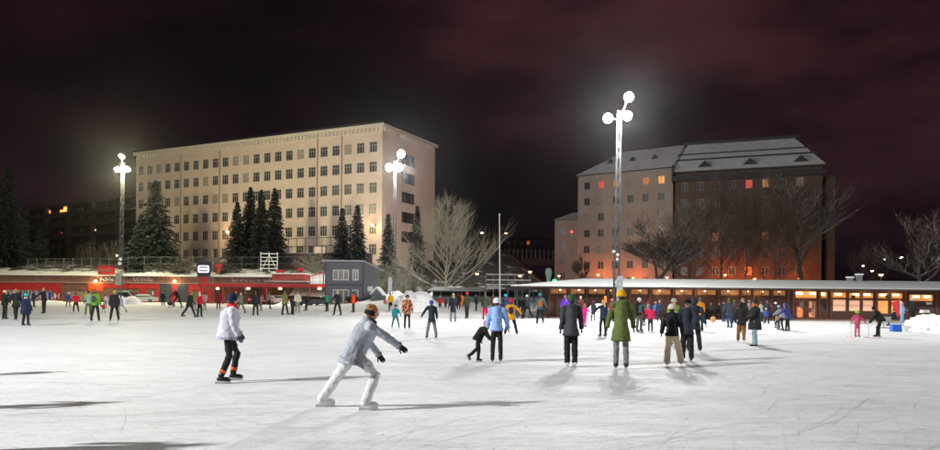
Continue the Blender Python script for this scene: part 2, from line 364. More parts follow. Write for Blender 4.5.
# left wing
A3, B3 = P(555, 220, 167), P(578, 220, 165); AX = B3-A3; AX.z = 0; L3 = AX.length; rz3 = math.atan2(AX.y, AX.x)
b3 = empty('apartment_building', (A3.x, A3.y, 0), rz3, 'lower left wing of the apartment house with a lean-to roof', 'building', 'apartment houses')
rows3 = [16.4-3.6*i for i in range(4)]; cols3 = [1.9, 4.2]
facade(L3+.3, 19.7-Z0, [(x-.65, z, x+.65, z+1.7) for x in cols3[:1] for z in rows3], .25, Z0).build('front_wall', WB, b3)
windows(b3, [(cols3[0], 0, z) for z in rows3], 1.3, 1.7, 2, MATS['grey window frame'], lambda x, z: GLASSD if z > 15 else GLASSD)
b = MB(); b.quad((0, 12, Z0), (0, 0, Z0), (0, 0, 19.7), (0, 12, 19.7)); b.build('side_wall', WB, b3)
b = MB(); b.add([(-.4, -.4, 19.8), (L3+.3, -.4, 19.8), (L3+.3, 6, 22.2), (3, 6, 22.2), (-.4, 12, 19.8), (L3+.3, 12, 19.8)], [(0, 1, 2, 3), (0, 3, 4), (3, 2, 5, 4)]); b.build('roof', RSN, b3)
MB().box(3.9, 4.3, -.12, -.003, 16.7, 17.1).build('warning_lamp', mat('red lamp', (1, .1, .1), .5, emit=(1, .06, .04), es=5, var=0), b3)
# big dark block
A4, B4 = P(675, 200, 146), P(822, 200, 136); AX = B4-A4; AX.z = 0; L4 = AX.length; rz4 = math.atan2(AX.y, AX.x)
b4 = empty('apartment_building', (A4.x, A4.y, 0), rz4, 'tall dark brick apartment house with snowy mansard roof behind bare trees', 'building', 'apartment houses')
T4 = 27.6; cols = [1.9+3.1*i for i in range(int((L4-1)/3.1))]; rows = [23.7-3.5*i for i in range(7)]
facade(L4, T4-Z0, [(x-.65, z, x+.65, z+1.7) for x in cols for z in rows], .25, Z0).build('front_wall', WB2, b4)
l4 = {(3, 0): REDL, (4, 0): WARM, (6, 0): CURT, (4, 3): WARM, (3, 5): WARM, (1, 3): WARM}
def g4(x, z): return l4.get((round((x-1.9)/3.1)-1, round((23.7-z)/3.5)), GLASSD)
windows(b4, [(x, 0, z) for x in cols for z in rows], 1.3, 1.7, 2, MATS['grey window frame'], g4, sill=WB2)
b = MB(); b.quad((L4, 0, Z0), (L4, 16, Z0), (L4, 16, T4), (L4, 0, T4)); b.quad((0, 16, Z0), (0, 0, Z0), (0, 0, T4), (0, 16, T4)); b.quad((0, 16, Z0), (L4, 16, Z0), (L4, 16, T4), (0, 16, T4)); b.build('side_wall', WB2, b4)
b = MB(); b.box(-.6, L4+.6, -.9, 0-.003, T4-1.9, T4-1.7); b.box(-.6, L4+.6, -.9, -.75, T4-1.69, T4-.9); b.build('balcony', ROOFD, b4)
MB().box(-.4, L4+.4, -.6, -.003, T4-.25, T4+.05).build('cornice', ROOFD, b4)
R4 = 34.9
b = MB(); b.add([(-.5, -.6, T4+.1), (L4+.6, -.6, T4+.1), (L4+.6, 17, T4+.1), (-.5, 17, T4+.1), (2, 8, R4), (L4-4.5, 8, R4)], [(0, 1, 5, 4), (2, 3, 4, 5), (3, 0, 4), (1, 2, 5), (3, 2, 1, 0)])
rf = b.build('roof', RSN, b4)
def onroof(y): return T4+.1+(y+.6)*(R4-T4)/8.6
MB().box(1, L4-3.4, 7.7, 8.3, R4-.1, R4+.55).build('ridge_cap', ROOFD, rf)
b = MB()
b.box(0, L4-.6, 2.6, 2.8, onroof(2.7)-.05, onroof(2.7)+.3); b.box(0, L4-1.6, 4.4, 4.55, onroof(4.5)-.05, onroof(4.5)+.22); b.build('snow_guard', ROOFD, rf)
for x in (5.8, 14.5, 23.8):
    z = onroof(1.2); b = MB(); b.add([(x-1.5, .4, z-.75), (x+1.5, .4, z-.75), (x, .4, z+.7), (x, 3.2, z+.9), (x-1.5, 1.6, z-.1), (x+1.5, 1.6, z-.1)], [(0, 1, 2), (0, 2, 3, 4), (1, 5, 3, 2)]); b.build('dormer', ROOFD, rf)
b = MB(); b.box(-.65, -.25, -1, 8.5, T4-2, T4+1.5); b.build('firewall', ROOFD, b4)
an = MB(); an.box(L4+.7, L4+2.4, 1, 14, Z0, 25.3); an.build('annex', WB2, b4)
MB().box(L4+.68, L4+2.6, .8, 14.1, 25.303, 25.6).build('annex_roof', ROOFD, b4)

# ---- far dark slab block with balconies, left
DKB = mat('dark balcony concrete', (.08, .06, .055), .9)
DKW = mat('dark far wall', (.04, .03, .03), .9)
A5, B5 = P(28, 200, 215), P(142, 200, 182); AX = B5-A5; AX.z = 0; L5 = AX.length; rz5 = math.atan2(AX.y, AX.x)
b5 = empty('balcony_building', (A5.x, A5.y, 0), rz5, 'dark long apartment block with stacked balcony bands on the far left', 'building')
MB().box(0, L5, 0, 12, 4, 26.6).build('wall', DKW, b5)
MB().box(-.3, L5+.3, -.8, 12.3, 26.61, 27.2).build('roof', DKB, b5)
for i in range(6):
    z = 8+3.1*i; MB().box(0, L5, -1.4, -.01, z, z+1.15).build('balcony', DKB, b5)
r_ = random.Random(4)
for i in range(6):
    for k in range(14):
        x = 1.2+k*(L5-2)/14; z = 9.2+3.1*i
        if k % 3 == 0: MB().box(x-.5, x-.35, -1.38, -.012, z-.04, z+1.9).build('divider', DKB, b5)
        else: MB().box(x, x+1.6, -.06, -.005, z, z+1.5).build('window', GLASSD, b5)
OG = mat('orange shop light', (1, .4, .1), .5, emit=(1, .28, .06), es=3.5, var=.3, vscale=1)
for px, py, w, h, m in ((34, 211, 1.7, 1.5, OG), (38, 211, .8, 1.0, OG), (58, 211, 2.8, 1.0, OG), (62, 209.5, 1.8, 1.8, OG), (81, 209.8, .5, .5, CURT), (86, 209.8, .7, .5, CURT), (103, 224.5, .8, .7, mat('pink light', (1, .6, .5), .5, emit=(1, .5, .4), es=1.2, var=0)), (104, 232, 1.0, 1.2, MATS['pink light']), (56.5, 233, .8, .8, REDL), (33.5, 234.5, 1, 1, REDL)):
    q = P(px, py, 200); lo = b5.matrix_basis.inverted() @ q
    t_ = (lo.x/L5); q = P(px, py, 215-33*t_); lo = b5.matrix_basis.inverted() @ q
    MB().box(lo.x-w/2, lo.x+w/2, -.25, -.07, lo.z-h/2, lo.z+h/2).build('lit_window', m, b5)
# ---- far low block on the hill, centre
b6 = empty('hill_building', (*P(500, 240, 300).xy, 15), 0, 'distant low building with a row of lit windows on the dark hill', 'building')
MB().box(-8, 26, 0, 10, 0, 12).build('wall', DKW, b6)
MB().box(-8.4, 26.4, -.4, 10.4, 12.01, 12.6).build('roof', DKB, b6)
r_ = random.Random(9)
for i in range(11):
    for j in range(3):
        MB().box(-6+i*2.9, -4.6+i*2.9, -.05, -.002, 1.5+j*3.6, 3.1+j*3.6).build('window', r_.choice([WARM, GLASSD, GLASSD, GLASSD, GLASSD]) if j == 2 else GLASSD, b6)

# ------------------------------------------------------------------ red stand along the far left edge
WD = 118.0
xl = P(-40, 290, WD).x; xr = P(304, 290, WD).x
def WX(px): return P(px, 290, WD).x
def WZ(py, px=150): return P(px, py, WD).z
st = empty('grandstand_wall', (0, WD, 0), 0, 'long brown and red retaining wall with garage doors along the far left of the ice', 'wall')
b = MB(); zt = 4.45; zm = 3.35
nseg = 14
for i in range(nseg):
    a = xl+(xr-xl)*i/nseg; c = xl+(xr-xl)*(i+1)/nseg
    MB().box(a+.02, c-.02, -.06, .5, zm, zt).build('concrete_panel', BROWNC, st)
MB().box(xl, xr, 0, .9, 0, zm-.01).build('wall_core', BROWNC, st)
MB().box(xl, xr, -.25, 1.4, zt+.003, zt+.16).build('snow_cap', SNOWW, st)
MB().box(xl, xr, -.12, -.062, zm-.12, zm+.02).build('ledge', mat('pale ledge', (.3, .25, .22), .8), st)
ob = mat('orange red board', (.5, .08, .02), .6)
for p0, p1, z0, z1, m in ((-40, 3, 0, 3.2, RED), (3, 61, 1.95, 3.2, RED), (88, 103, 1.9, 3.2, ob), (103, 124, 2.4, 3.2, RED), (124, 159.5, 2.35, 3.2, RED), (140, 146, 0, 2.34, RED), (156, 159.5, 0, 2.34, RED), (172.2, 177.6, 0, 3.2, RED), (188.5, 206, 0, 3.2, RED), (250, 268, 0, 3.2, RED), (54, 61, 0, 1.94, RED)):
    MB().box(WX(p0), WX(p1), -.05, -.002, z0, z1).build('red_panel', m, st)
GD = mat('blue grey steel door', (.045, .065, .085), .5, .3, 40, .1, stretch=(1, 1, 8))
for p0, p1 in ((160, 172), (178, 188)):
    d_ = MB().box(WX(p0), WX(p1), -.07, -.003, 0, 3.15).build('garage_door', GD, st)
    for i in range(1, 6): MB().box(WX(p0)+.02, WX(p1)-.02, -.085, -.072, i*.52, i*.52+.03).build('door_rib', DARKM, d_)
for pc in (132, 151):
    xc = WX(pc); b = MB(); pts = [(xc-.8, 0), (xc+.8, 0), (xc+.8, 1.9)]+[(xc+.8*math.cos(t), 1.9+.35*math.sin(t)) for t in [math.pi*k/8 for k in range(9)]]+[(xc-.8, 1.9)]
    n = len(pts); b.add([(x, -.08, z) for x, z in pts]+[(x, -.052, z) for x, z in pts], [tuple(range(n))]+[(i, (i+1) % n, n+(i+1) % n, n+i) for i in range(n)])
    b.build('arched_niche', BROWNC, st)
MB().box(WX(62), WX(96), -.3, -.003, 0, 1.9).build('low_block', BROWNC, st)
MB().box(WX(68), WX(92), -.42, -.303, .2, 1.75).build('faded_panel', mat('faded fawn board', (.28, .2, .16), .8, .3, 10, .3), st)
MB().box(WX(152.5), WX(153.6), -.12, -.083, 1.3, 1.9).build('notice', WHITEP, st)
# graffiti strokes: illegible tags, kept as loose flat strokes
def scrib(name, x0, x1, z0, z1, m, y, n, seed, parent):
    r = random.Random(seed); b = MB()
    for i in range(n):
        x = x0+(x1-x0)*(i+.5)/n; pts = []
        k = r.randint(3, 5)
        for j in range(k): pts.append((x+r.uniform(-.5, .5)*(x1-x0)/n*1.1, y-.002*j, z0+(z1-z0)*r.random() if j else z0))
        b.tube(pts, [(.11, .012)]*k if z1-z0 > 1 else [(.06, .012)]*k, 4, up=(0, 1, 0))
    return b.build(name, m, parent)
MUR = mat('graffiti ground grey', (.30, .27, .30), .8, var=.5, vscale=1.6)
MB().box(WX(6), WX(33), -.06, -.003, .2, 1.93).build('mural', MUR, st)
MB().box(WX(33.2), WX(53), -.055, -.003, .2, 1.93).build('mural', mat('graffiti ground mauve', (.24, .12, .17), .8, var=.5, vscale=1.8), st)
scrib('graffiti', WX(6), WX(33), .3, 1.85, mat('graffiti white', (.65, .64, .66), .7), -.075, 16, 1, st)
scrib('graffiti', WX(7), WX(33), .3, 1.85, mat('graffiti black', (.02, .02, .03), .7), -.09, 13, 2, st)
scrib('graffiti', WX(34), WX(52), .3, 1.8, mat('graffiti lilac', (.4, .33, .42), .7), -.07, 11, 3, st)
scrib('graffiti', WX(52), WX(60), .5, 1.7, MATS['graffiti white'], -.07, 3, 8, st)
scrib('graffiti', WX(100), WX(115), 3.6, 4.25, MATS['graffiti white'], -.07, 6, 5, st)
scrib('graffiti', WX(133), WX(153), 3.6, 4.25, MATS['graffiti lilac'], -.07, 6, 6, st)
scrib('graffiti', WX(232), WX(270), 3.6, 4.15, MATS['graffiti lilac'], -.07, 9, 16, st)
for px, py in ((95.5, 281), (174.5, 281.2)):
    q = P(px, py, WD-.5); o = MB().ell((q.x, -.45, q.z), (.26, .2, .2)).build('wall_lamp', LAMPO, st); MB().box(q.x-.05, q.x+.05, -.45, -.06, q.z+.18, q.z+.25).build('lamp_arm', DARKM, o)
    point('wall_lamp_light', st, (q.x, -.95, q.z-.1), 160, (1, .6, .25), .1)
# roofed red canopy with cars under it
CD = 106.0
def CXX(px, d=CD): return P(px, 290, d).x
cn = empty('canopy', (0, CD, 0), 0, 'long flat red canopy over the parked cars beside the grey booth', 'canopy')
x0, x1 = CXX(199), CXX(333)
zc = P(260, 285.5, CD).z
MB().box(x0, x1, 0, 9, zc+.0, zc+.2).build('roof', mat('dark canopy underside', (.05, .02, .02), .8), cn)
MB().box(x0-.02, x1+.02, -.06, -.003, zc-.25, zc+.32).build('fascia', RED, cn)
MB().box(x0, x1, 0, 9, zc+.205, zc+.34).build('snow_layer', SNOWW, cn)
for i in range(7):
    x = x0+.3+(x1-x0-.6)*i/6; MB().box(x-.07, x+.07, .1, .24, 0, zc-.005).build('post', RED if i % 2 else DARKM, cn)
for px in (217.5, 248, 280, 319.5):
    q = P(px, 288.5, CD-.3); o = MB().ell((q.x, -.25, q.z), (.3, .2, .17)).build('canopy_lamp', TUBE if px != 319.5 else LAMPO, cn)
    point('canopy_lamp_light', cn, (q.x, .9, q.z-.25), 170, (1, .8, .5), .1)
b = MB(); b.box(x0+.1, x1-3, 8.5, 8.9, 0, zc-.02); b.build('back_wall', BROWNC, cn)
for px in (206, 214, 232, 252, 262, 291, 297):
    xx = CXX(px, CD+8); MB().box(xx, xx+.9, 8.42, 8.497, 0, 2.6).build('red_panel', RED if px not in (214, 252) else ROOFD, cn)
# stepped upper red box with snow slope (right of stand)
ub = empty('upper_hut', (0, 113, 0), 0, 'red weathered low roof block above the canopy beside the snowy bank', 'hut')
xx0, xx1 = P(272, 280, 113).x, P(304.5, 280, 113).x
MB().box(xx0, xx1, 0, 4, zc+.9, P(290, 274, 113).z).build('wall', mat('weathered red boards', (.3, .05, .035), .7, .5, 8, .4, .8, stretch=(.3, 1, 4)), ub)
MB().box(xx0-.2, xx1+.3, -.2, 4.2, zc+.7, zc+.88).build('eave', mat('pale eave', (.35, .33, .32), .8), ub)
MB().box(xx0-.1, xx1+.1, -.1, 4.1, P(290, 274, 113).z+.01, P(290, 273, 113).z).build('snow_cap', SNOWW, ub)
rr_ = empty('handrail', (0, 111, 0), 0, 'thin red handrail rising over the snowy bank to the grey booth', 'railing')
MB().tube([P(304, 277.2, 111)-Vector((0, 111, 0)), P(327, 272, 111)-Vector((0, 111, 0))], .09, 6).build('rail', RED, rr_)
for px in (306, 313, 320, 326):
    q = P(px, 275, 111); MB().tube([(q.x, 0, q.z-1.2), (q.x, 0, q.z+.1)], .04, 5).build('post', RED, rr_)
# red vents on top
for i, (p0, p1, y0, y1) in enumerate(((98, 112, 265.5, 273.5), (276, 283, 269.5, 274.5))):
    q = P((p0+p1)/2, y1, 119.5); w = (p1-p0)/700*119.5; h = (y1-y0)/700*119.5
    e_ = empty('roof_box', (q.x, 119.5, q.z-.15), 0, ('wide red metal box on the snowy wall top behind the left mast', 'small red metal box beside the red ventilator')[i], 'box', 'red boxes on the wall top')
    MB().box(-w/2, w/2, 0, 1, 0, h).build('casing', RED, e_); MB().box(-w/2-.06, w/2+.06, -.06, 1.06, h+.002, h+.1).build('lid', RED, e_)
    for k in range(2 if i == 0 else 1): MB().box(-w/2+.2+k*w/2, -w/2+w*.38+k*w/2, -.05, -.003, h*.25, h*.7).build('louvre', BROWNC, e_)
for i, (px, y0, y1) in enumerate(((218.5, 263, 272), (300.5, 267, 274.5))):
    q = P(px, y1, 119); h = (y1-y0)/700*119
    e_ = empty('ventilator', (q.x, 119, q.z-.15), 0, ('red cowl ventilator right of the small display board', 'red cowl ventilator above the snowy bank left of the grey booth')[i], 'ventilator', 'red ventilators')
    MB().tube([(0, 0, 0), (0, 0, h*.6)], .33, 10).build('pipe', RED, e_)
    MB().tube([(0, 0, h*.58), (0, 0, h*.7), (0, 0, h*.9), (0, 0, h)], [.45, .62, .62, .35], 12).build('cowl', RED, e_)
    MB().tube([(.0, -.3, h*.72), (0, -.75, h*.72)], .22, 8).build('spout', RED, e_)
# display board
q = P(203.5, 279, 110)
sg = empty('display_board', (q.x, 110, zc+.34), 0, 'small dark board with a white rounded rectangle emblem standing on the canopy roof', 'sign')
NAVY = mat('board navy', (.03, .035, .06), .5)
zb = P(203, 276.5, 110).z-(zc+.34); zt_ = P(203, 261.5, 110).z-(zc+.34); w = 15.5/700*110/2
b = MB(); b.add([(-w*.82, 0, zb), (w*.82, 0, zb), (w, 0, zt_), (-w, 0, zt_), (-w*.82, .3, zb), (w*.82, .3, zb), (w, .3, zt_), (-w, .3, zt_)], [(0, 1, 2, 3), (7, 6, 5, 4), (0, 4, 5, 1), (1, 5, 6, 2), (2, 6, 7, 3), (3, 7, 4, 0)]); b.build('panel', NAVY, sg)
SIGW = mat('backlit white', (.8, .8, .85), .5, emit=(.9, .92, 1), es=1.0, var=0)
def rring(cx, cz, w, h, r, t, y0, y1):
    def rr(w, h, r):
        return [(cx+sx_*(w/2-r)+r*math.cos(a), cz+sz_*(h/2-r)+r*math.sin(a)) for sx_, sz_, a0 in ((1, 1, 0), (-1, 1, 90), (-1, -1, 180), (1, -1, 270)) for a in [R(a0+k*22.5) for k in range(5)]]
    o_, i_ = rr(w, h, r), rr(w-2*t, h-2*t, max(.02, r-t)); n = len(o_); b = MB()
    b.add([(x, y0, z) for x, z in o_+i_]+[(x, y1, z) for x, z in o_+i_], [(k, (k+1) % n, n+(k+1) % n, n+k) for k in range(n)]+[(k, 2*n+k, 2*n+(k+1) % n, (k+1) % n) for k in range(n)]+[(n+k, n+(k+1) % n, 3*n+(k+1) % n, 3*n+k) for k in range(n)]); return b
zm_ = (zb+zt_)/2
rring(0, zm_, 1.75, 1.15, .25, .2, -.04, -.003).build('emblem_ring', SIGW, sg)
MB().box(-.62, .62, -.04, -.003, zm_-.17, zm_+.17).build('emblem_bar', SIGW, sg)
for x in (-.9, .9): MB().tube([(x*1.1, .15, 0), (x*.8, .15, zb)], .06, 6).build('foot', STEEL, sg)
o = MB().box(-.42, .42, -.2, .3, .02, zb-.02).build('red_box', RED, sg)
MB().tube([(w+.15, .2, 0), (w+.15, .2, zt_+2.0)], .05, 6).build('pole', mat('wood pole', (.3, .22, .14), .8), sg)
# white bench scaffold
q = P(268, 270.5, 121); u = 1/700*121
sc = empty('scaffold', (q.x, 121, q.z-.2), 0, 'white slatted metal bleacher frame above the wall by the spruces', 'scaffold')
for k in range(5): MB().box(-8.5*u, 8.5*u, k*.25, k*.25+.2, .5+k*.65, .62+k*.65).build('slat', WHITEP, sc)
for x in (-8.3*u, 0, 8.3*u): MB().box(x-.05, x+.05, .5, .6, 0, 3.4).build('post', WHITEP, sc)
for s in (-1, 1): MB().tube([(-8*u*s, .65, .2), (0, .65, 3.0)], .05, 5).build('brace', WHITEP, sc)
# fences
def fence(p0, d0, p1, d1, ybot, h, pitch, label, zoff=0):
    a, c = P(p0, ybot, d0), P(p1, ybot, d1); n = max(2, int((c-a).xy.length/pitch))
    f = empty('mesh_fence', (a.x, a.y, 0), math.atan2(c.y-a.y, c.x-a.x), label, 'fence', 'steel fences on the terrace')
    ln = (c-a).xy.length
    pm = MB().box(-.04, .04, -.04, .04, 0, h).mesh('post', mat('fence steel', (.10, .11, .11), .6))
    for i in range(n+1):
        t = i/n; inst('post', pm, f, (ln*t, 0, a.z*(1-t)+c.z*t-.15))
    for zz in (.15, h-.1, h*.5):
        MB().tube([(0, 0, a.z+zz-.15), (ln, 0, c.z+zz-.15)], .035, 4).build('rail', MATS['fence steel'], f)
    b = MB(); k = int(ln/.35)
    for i in range(k):
        x = i*.35; t = x/ln; z = a.z*(1-t)+c.z*t-.15; b.box(x-.008, x+.008, .05, .066, z+.1, z+h-.1)
    b.build('wire_mesh', MATS['fence steel'], f)['kind'] = 'stuff'
fence(28, 123, 118, 122, 270.5, 2.3, 1.6, 'dark steel fence on the terrace behind the left end of the red wall')
fence(128, 122, 258, 123, 270, 2.5, 2.6, 'dark steel fence below the broad spruce and office block')
fence(278, 124, 345, 124, 270, 2.6, 2.6, 'steel fence behind the red ventilator and grey booth')

# ------------------------------------------------------------------ grey booth
BGR = mat('grey plank cladding', (.14, .15, .175), .7, .35, 6, .12, 1, stretch=(.3, .3, 9))
BGS = mat('light grey cladding', (.19, .21, .22), .7, .3, 6, .1, 1)
q = P(325, 307, 91); bx1 = P(363.5, 300, 91).x; ZT = P(340, 262, 91).z
bo = empty('booth', (q.x, 91, 0), 0, 'two-storey grey plank control booth with white-framed windows and sloping snowy roof', 'booth')
Wd = bx1-q.x; u = 91/700.
def bxp(px): return P(px, 280, 91).x-q.x
def bzp(py): return P(345, py, 91).z
hol = [(bxp(333), bzp(280.3), bxp(349), bzp(269.8)), (bxp(352.3), bzp(280.3), bxp(358.5), bzp(269.5)), (bxp(333), bzp(303), bxp(349), bzp(289.5)), (bxp(352.5), bzp(303), bxp(358.5), bzp(289.5))]
nb = 6
facade(Wd, ZT, hol, .12).build('front_wall', BGR, bo)
for i, h_ in enumerate(hol):
    w, h = h_[2]-h_[0], h_[3]-h_[1]
    o = inst('window', pane_mesh(w, h, mat('grey curtain glass', (.16, .15, .13), .2, var=.6, vscale=2.5)), bo, ((h_[0]+h_[2])/2, .1, h_[1]))
    inst('window_frame', frame_mesh(w, h, (3, 2, 3, 1)[i], t=.11, m=WHITEP), o, (0, -.06, 0))
b = MB(); D2 = 6.5
b.quad((Wd, 0, 0), (Wd+1.3, D2, 0), (Wd+1.3, D2, ZT-.9), (Wd, 0, ZT)); b.build('side_wall', BGS, bo)
b = MB(); b.quad((0, D2, 0), (0, 0, 0), (0, 0, ZT), (0, D2, ZT)); b.quad((0, D2, 0), (Wd+1.3, D2, 0), (Wd+1.3, D2, ZT-.9), (0, D2, ZT)); b.build('rear_wall', BGR, bo)
b = MB(); b.add([(-.4, -.5, ZT+.02), (Wd+.1, -.5, ZT+.02), (Wd+1.9, D2, ZT-.95), (-.4, D2, ZT+.02), (-.4, -.5, ZT+.24), (Wd+.1, -.5, ZT+.24), (Wd+1.9, D2, ZT-.73), (-.4, D2, ZT+.24)], [(3, 2, 1, 0), (4, 5, 6, 7), (0, 1, 5, 4), (1, 2, 6, 5), (2, 3, 7, 6), (3, 0, 4, 7)]); b.build('roof', mat('frosty roof edge', (.4, .42, .45), .7), bo)
MB().box(0, Wd+.02, -.06, -.003, bzp(285.5), bzp(284.2)).build('trim_board', NAVY, bo)
MB().box(-.02, .12, -.07, -.004, 0, ZT-.02).build('corner_board', NAVY, bo); MB().box(Wd-.12, Wd+.03, -.07, -.004, 0, ZT-.02).build('corner_board', NAVY, bo)
MB().box(Wd+.25, Wd+.95, 1.5, 2.0, bzp(291), bzp(286)).build('white_box', WHITEP, bo)
MB().box(-.25, -.12, -.3, -.15, bzp(285), ZT+.2).build('downpipe', STEEL, bo)
# small shed
q = P(371, 305, 88); sw_ = 12/700*88
sh_ = empty('shed', (q.x, 88, 0), 0, 'small blue-grey shed with snowy gable roof right of the booth', 'shed')
zz = P(371, 294, 88).z
MB().box(0, sw_, 0, 3, 0, zz-.02).build('wall', BGR, sh_)
b = MB(); zr = P(371, 286.5, 88).z; b.add([(-.2, -.2, zz), (sw_*.45, -.2, zr), (sw_+.2, -.2, zz-.2), (-.2, 3.2, zz), (sw_*.45, 3.2, zr), (sw_+.2, 3.2, zz-.2)], [(0, 1, 4, 3), (1, 2, 5, 4), (0, 2, 1), (3, 4, 5), (0, 3, 5, 2)]); b.build('roof', SNOWW, sh_)
b = MB(); b.add([(0, -.21, zz-.05), (sw_, -.21, zz-.2), (sw_*.45, -.21, zr-.25)], [(0, 1, 2)]); b.build('gable', BGR, sh_)
# white information column
q = P(390, 303, 84)
ic = empty('sign_post', (q.x, 84, 0), 0, 'narrow white panel on a post between the shed and snow heap', 'sign')
MB().box(-.07, .07, -.05, .05, 0, P(390, 290, 84).z).build('post', STEEL, ic); MB().box(-.24, .24, -.08, .08, P(390, 290.5, 84).z, P(390, 277, 84).z).build('panel', mat('pale panel', (.5, .53, .56), .5), ic)

# ------------------------------------------------------------------ snow heaps
def heap(name, c, rx, ry, h, label, seed, n=40, two=None):
    r = random.Random(seed); b = MB(); nx, ny = n, n
    from mathutils import noise
    for j in range(ny+1):
        for i in range(nx+1):
            x, y = -1+2*i/nx, -1+2*j/ny; d = math.hypot(x, y)
            z = max(0, 1-d**2.4)
            if two: z *= 1-.16*math.exp(-((x-two)/.12)**2)
            q = Vector((x*rx*1.3+seed, y*ry*1.3, seed))
            z = z*h*(1+.12*noise.noise(q*.7)) + (.10*h**.5*noise.noise(q*2.2)+.06*noise.noise(q*5))*min(1, z*4)
            b.v.append((x*rx, y*ry, z-.03))
    b.f = [(j*(nx+1)+i, j*(nx+1)+i+1, (j+1)*(nx+1)+i+1, (j+1)*(nx+1)+i) for j in range(ny) for i in range(nx)]
    o = b.build(name, SNOWW, None, (c[0], c[1], 0), smooth=True)
    # loose clods
    k = MB()
    for i in range(int(70)):
        a = r.random()*6.28; d = r.uniform(.55, 1.04); s = r.uniform(.03, .10)*h**.5
        zz = max(0, 1-d**2.4)*h
        k.ell((math.cos(a)*d*rx, math.sin(a)*d*ry, zz), (s, s*r.uniform(.7, 1.2), s*.8), 5, 4)
    k.build('clods', SNOWW, o)['kind'] = 'stuff'
    return tag(o, label, 'snow heap')
q = G(415, 312); heap('snow_heap', q, 2.55, 2.4, 2.15, 'big twin-topped heap of cleared snow left of the bare tree', 3, 56, two=-.05)
heap('snow_heap', ((598-CX)/F*51.6, 51.6), 1.15, 1.3, 1.2, 'small snow heap in front of the pavilion behind the blond skater', 5, 24)
heap('snow_heap', ((942-CX)/F*35.8, 35.8), 1.85, 2.6, .95, 'lumpy heap of scraped snow at the right end by the pavilion', 8, 44)
q = G(141, 304); heap('snow_heap', (q.x, q.y-3), 1.6, 1.5, 1.1, 'low white snow mound in front of the white parked car', 9, 24)
q = G(128, 304); heap('snow_heap', (q.x, q.y-3), 1.5, 1.5, 1.3, 'low snow mound at the foot of the left mast', 12, 24)
q = G(57, 303.5); heap('snow_heap', (q.x, q.y-2), 3.0, 1.5, .5, 'flat snow ridge below the red wall on the far left', 14, 24)

# ------------------------------------------------------------------ floodlight masts
MASTM = mat('mast steel', (.055, .06, .062), .7)
def mast(base, hgt, heads, label, wid=.42, watts=FLOOD, box=None, col=(1, .975, .94), rad=.42, lean=0):
    m = empty('floodlight_mast', base, 0, label, 'light mast', 'floodlight masts round the rink')
    b = MB(); n = int(hgt/.85)
    def w(z): return wid/2*(1-.45*z/hgt)
    L_ = lambda x, y, z: (x+lean*z, y, z)
    for sx_ in (-1, 1):
        for sy in (-1, 1):
            MB().tube([L_(sx_*w(0), sy*w(0), 0), L_(sx_*w(hgt), sy*w(hgt), hgt)], .035, 5).build('mast_leg', MASTM, m)
    for i in range(n):
        z0, z1 = hgt*i/n, hgt*(i+1)/n; s = 1 if i % 2 else -1
        b.tube([L_(-s*w(z0), -w(z0), z0), L_(s*w(z1), -w(z1), z1)], .024, 4); b.tube([L_(s*w(z0), w(z0), z0), L_(-s*w(z1), w(z1), z1)], .024, 4)
        b.tube([L_(-w(z0), -s*w(z0), z0), L_(-w(z1), s*w(z1), z1)], .024, 4); b.tube([L_(w(z0), s*w(z0), z0), L_(w(z1), -s*w(z1), z1)], .024, 4)
    b.build('lattice_bracing', MASTM, m)['kind'] = 'stuff'
    if box: MB().box(*box).build('switch_cabinet', mat('cabinet grey', (.30, .32, .33), .6), m)
    for (dx, dz, aim) in heads:
        x = dx+lean*hgt; z = hgt+dz
        MB().tube([(lean*hgt, 0, hgt-.6), (x, 0, z)], .05, 6).build('arm', MASTM, m)
        a = Vector(aim).normalized(); c = Vector((x, 0, z))
        h = MB().tube([c-a*.45, c-a*.30, c, c+a*.06], [.12, rad*.85, rad*1.06, rad*1.06], 14).build('lamp_head', mat('lamp housing', (.2, .2, .2), .5, metal=.5), m)
        MB().tube([c+a*.065, c+a*.09], rad*.98, 14).build('lens', LAMPW, h)
        point('floodlight', h, c+a*(.16+rad), watts, col, rad)
    return m
q = P(616, 300, 46)
mast((q.x, 46, 0), P(616, 111, 46).z, [(P(627, 97, 46).x-q.x, P(627, 97, 46).z-P(616, 111, 46).z, (-.1, -1, -.35)), (P(606.5, 118, 46).x-q.x, P(606, 118, 46).z-P(616, 111, 46).z, (-.5, -1, -.4)), (P(625.5, 116, 46).x-q.x, P(625, 116, 46).z-P(616, 111, 46).z, (.5, -1, -.4))],
     'tall lattice floodlight mast in front of the pavilion behind the green-coated man', .36, FLOOD*.25, (-.02, .36, -.42, -.2, 0, P(616, 276, 46).z), rad=.30, lean=.008)
q = P(120, 300, 113)
mast((q.x, 113, 0), P(122, 163, 113).z, [(-.2, P(122, 156, 113).z-P(122, 163, 113).z, (-.1, -.6, -1)), (-.9, -1.1, (-.2, -.6, -1)), (.7, -1.0, (.3, -.6, -1))],
     'left floodlight mast rising from the red wall with yellowish lamps', .55, FLOOD*.36, (-.45, .35, -.7, -.4, P(119, 285, 113).z, P(119, 273, 113).z), col=(1, .91, .55), rad=.46, lean=.013)
q = P(394, 300, 109)
mast((q.x, 109, 0), P(394, 161, 109).z, [(.9, P(400, 154, 109).z-P(394, 161, 109).z, (.2, -1, -.4)), (-.9, -1.0, (-.3, -1, -.4)), (.6, -1.0, (.3, -1, -.4))],
     'floodlight mast in front of the right corner of the office block', .5, FLOOD*.43, col=(1, .97, .9), rad=.58)
mast((-31, 0.5, 0), 19, [(-.8, .3, (1, .3, -.6)), (.8, .3, (1, .5, -.6)), (0, -.6, (1, .1, -.6))], 'floodlight mast beside the near left edge of the rink', .42, FLOOD*.92, rad=.3, col=(1, .985, .965))
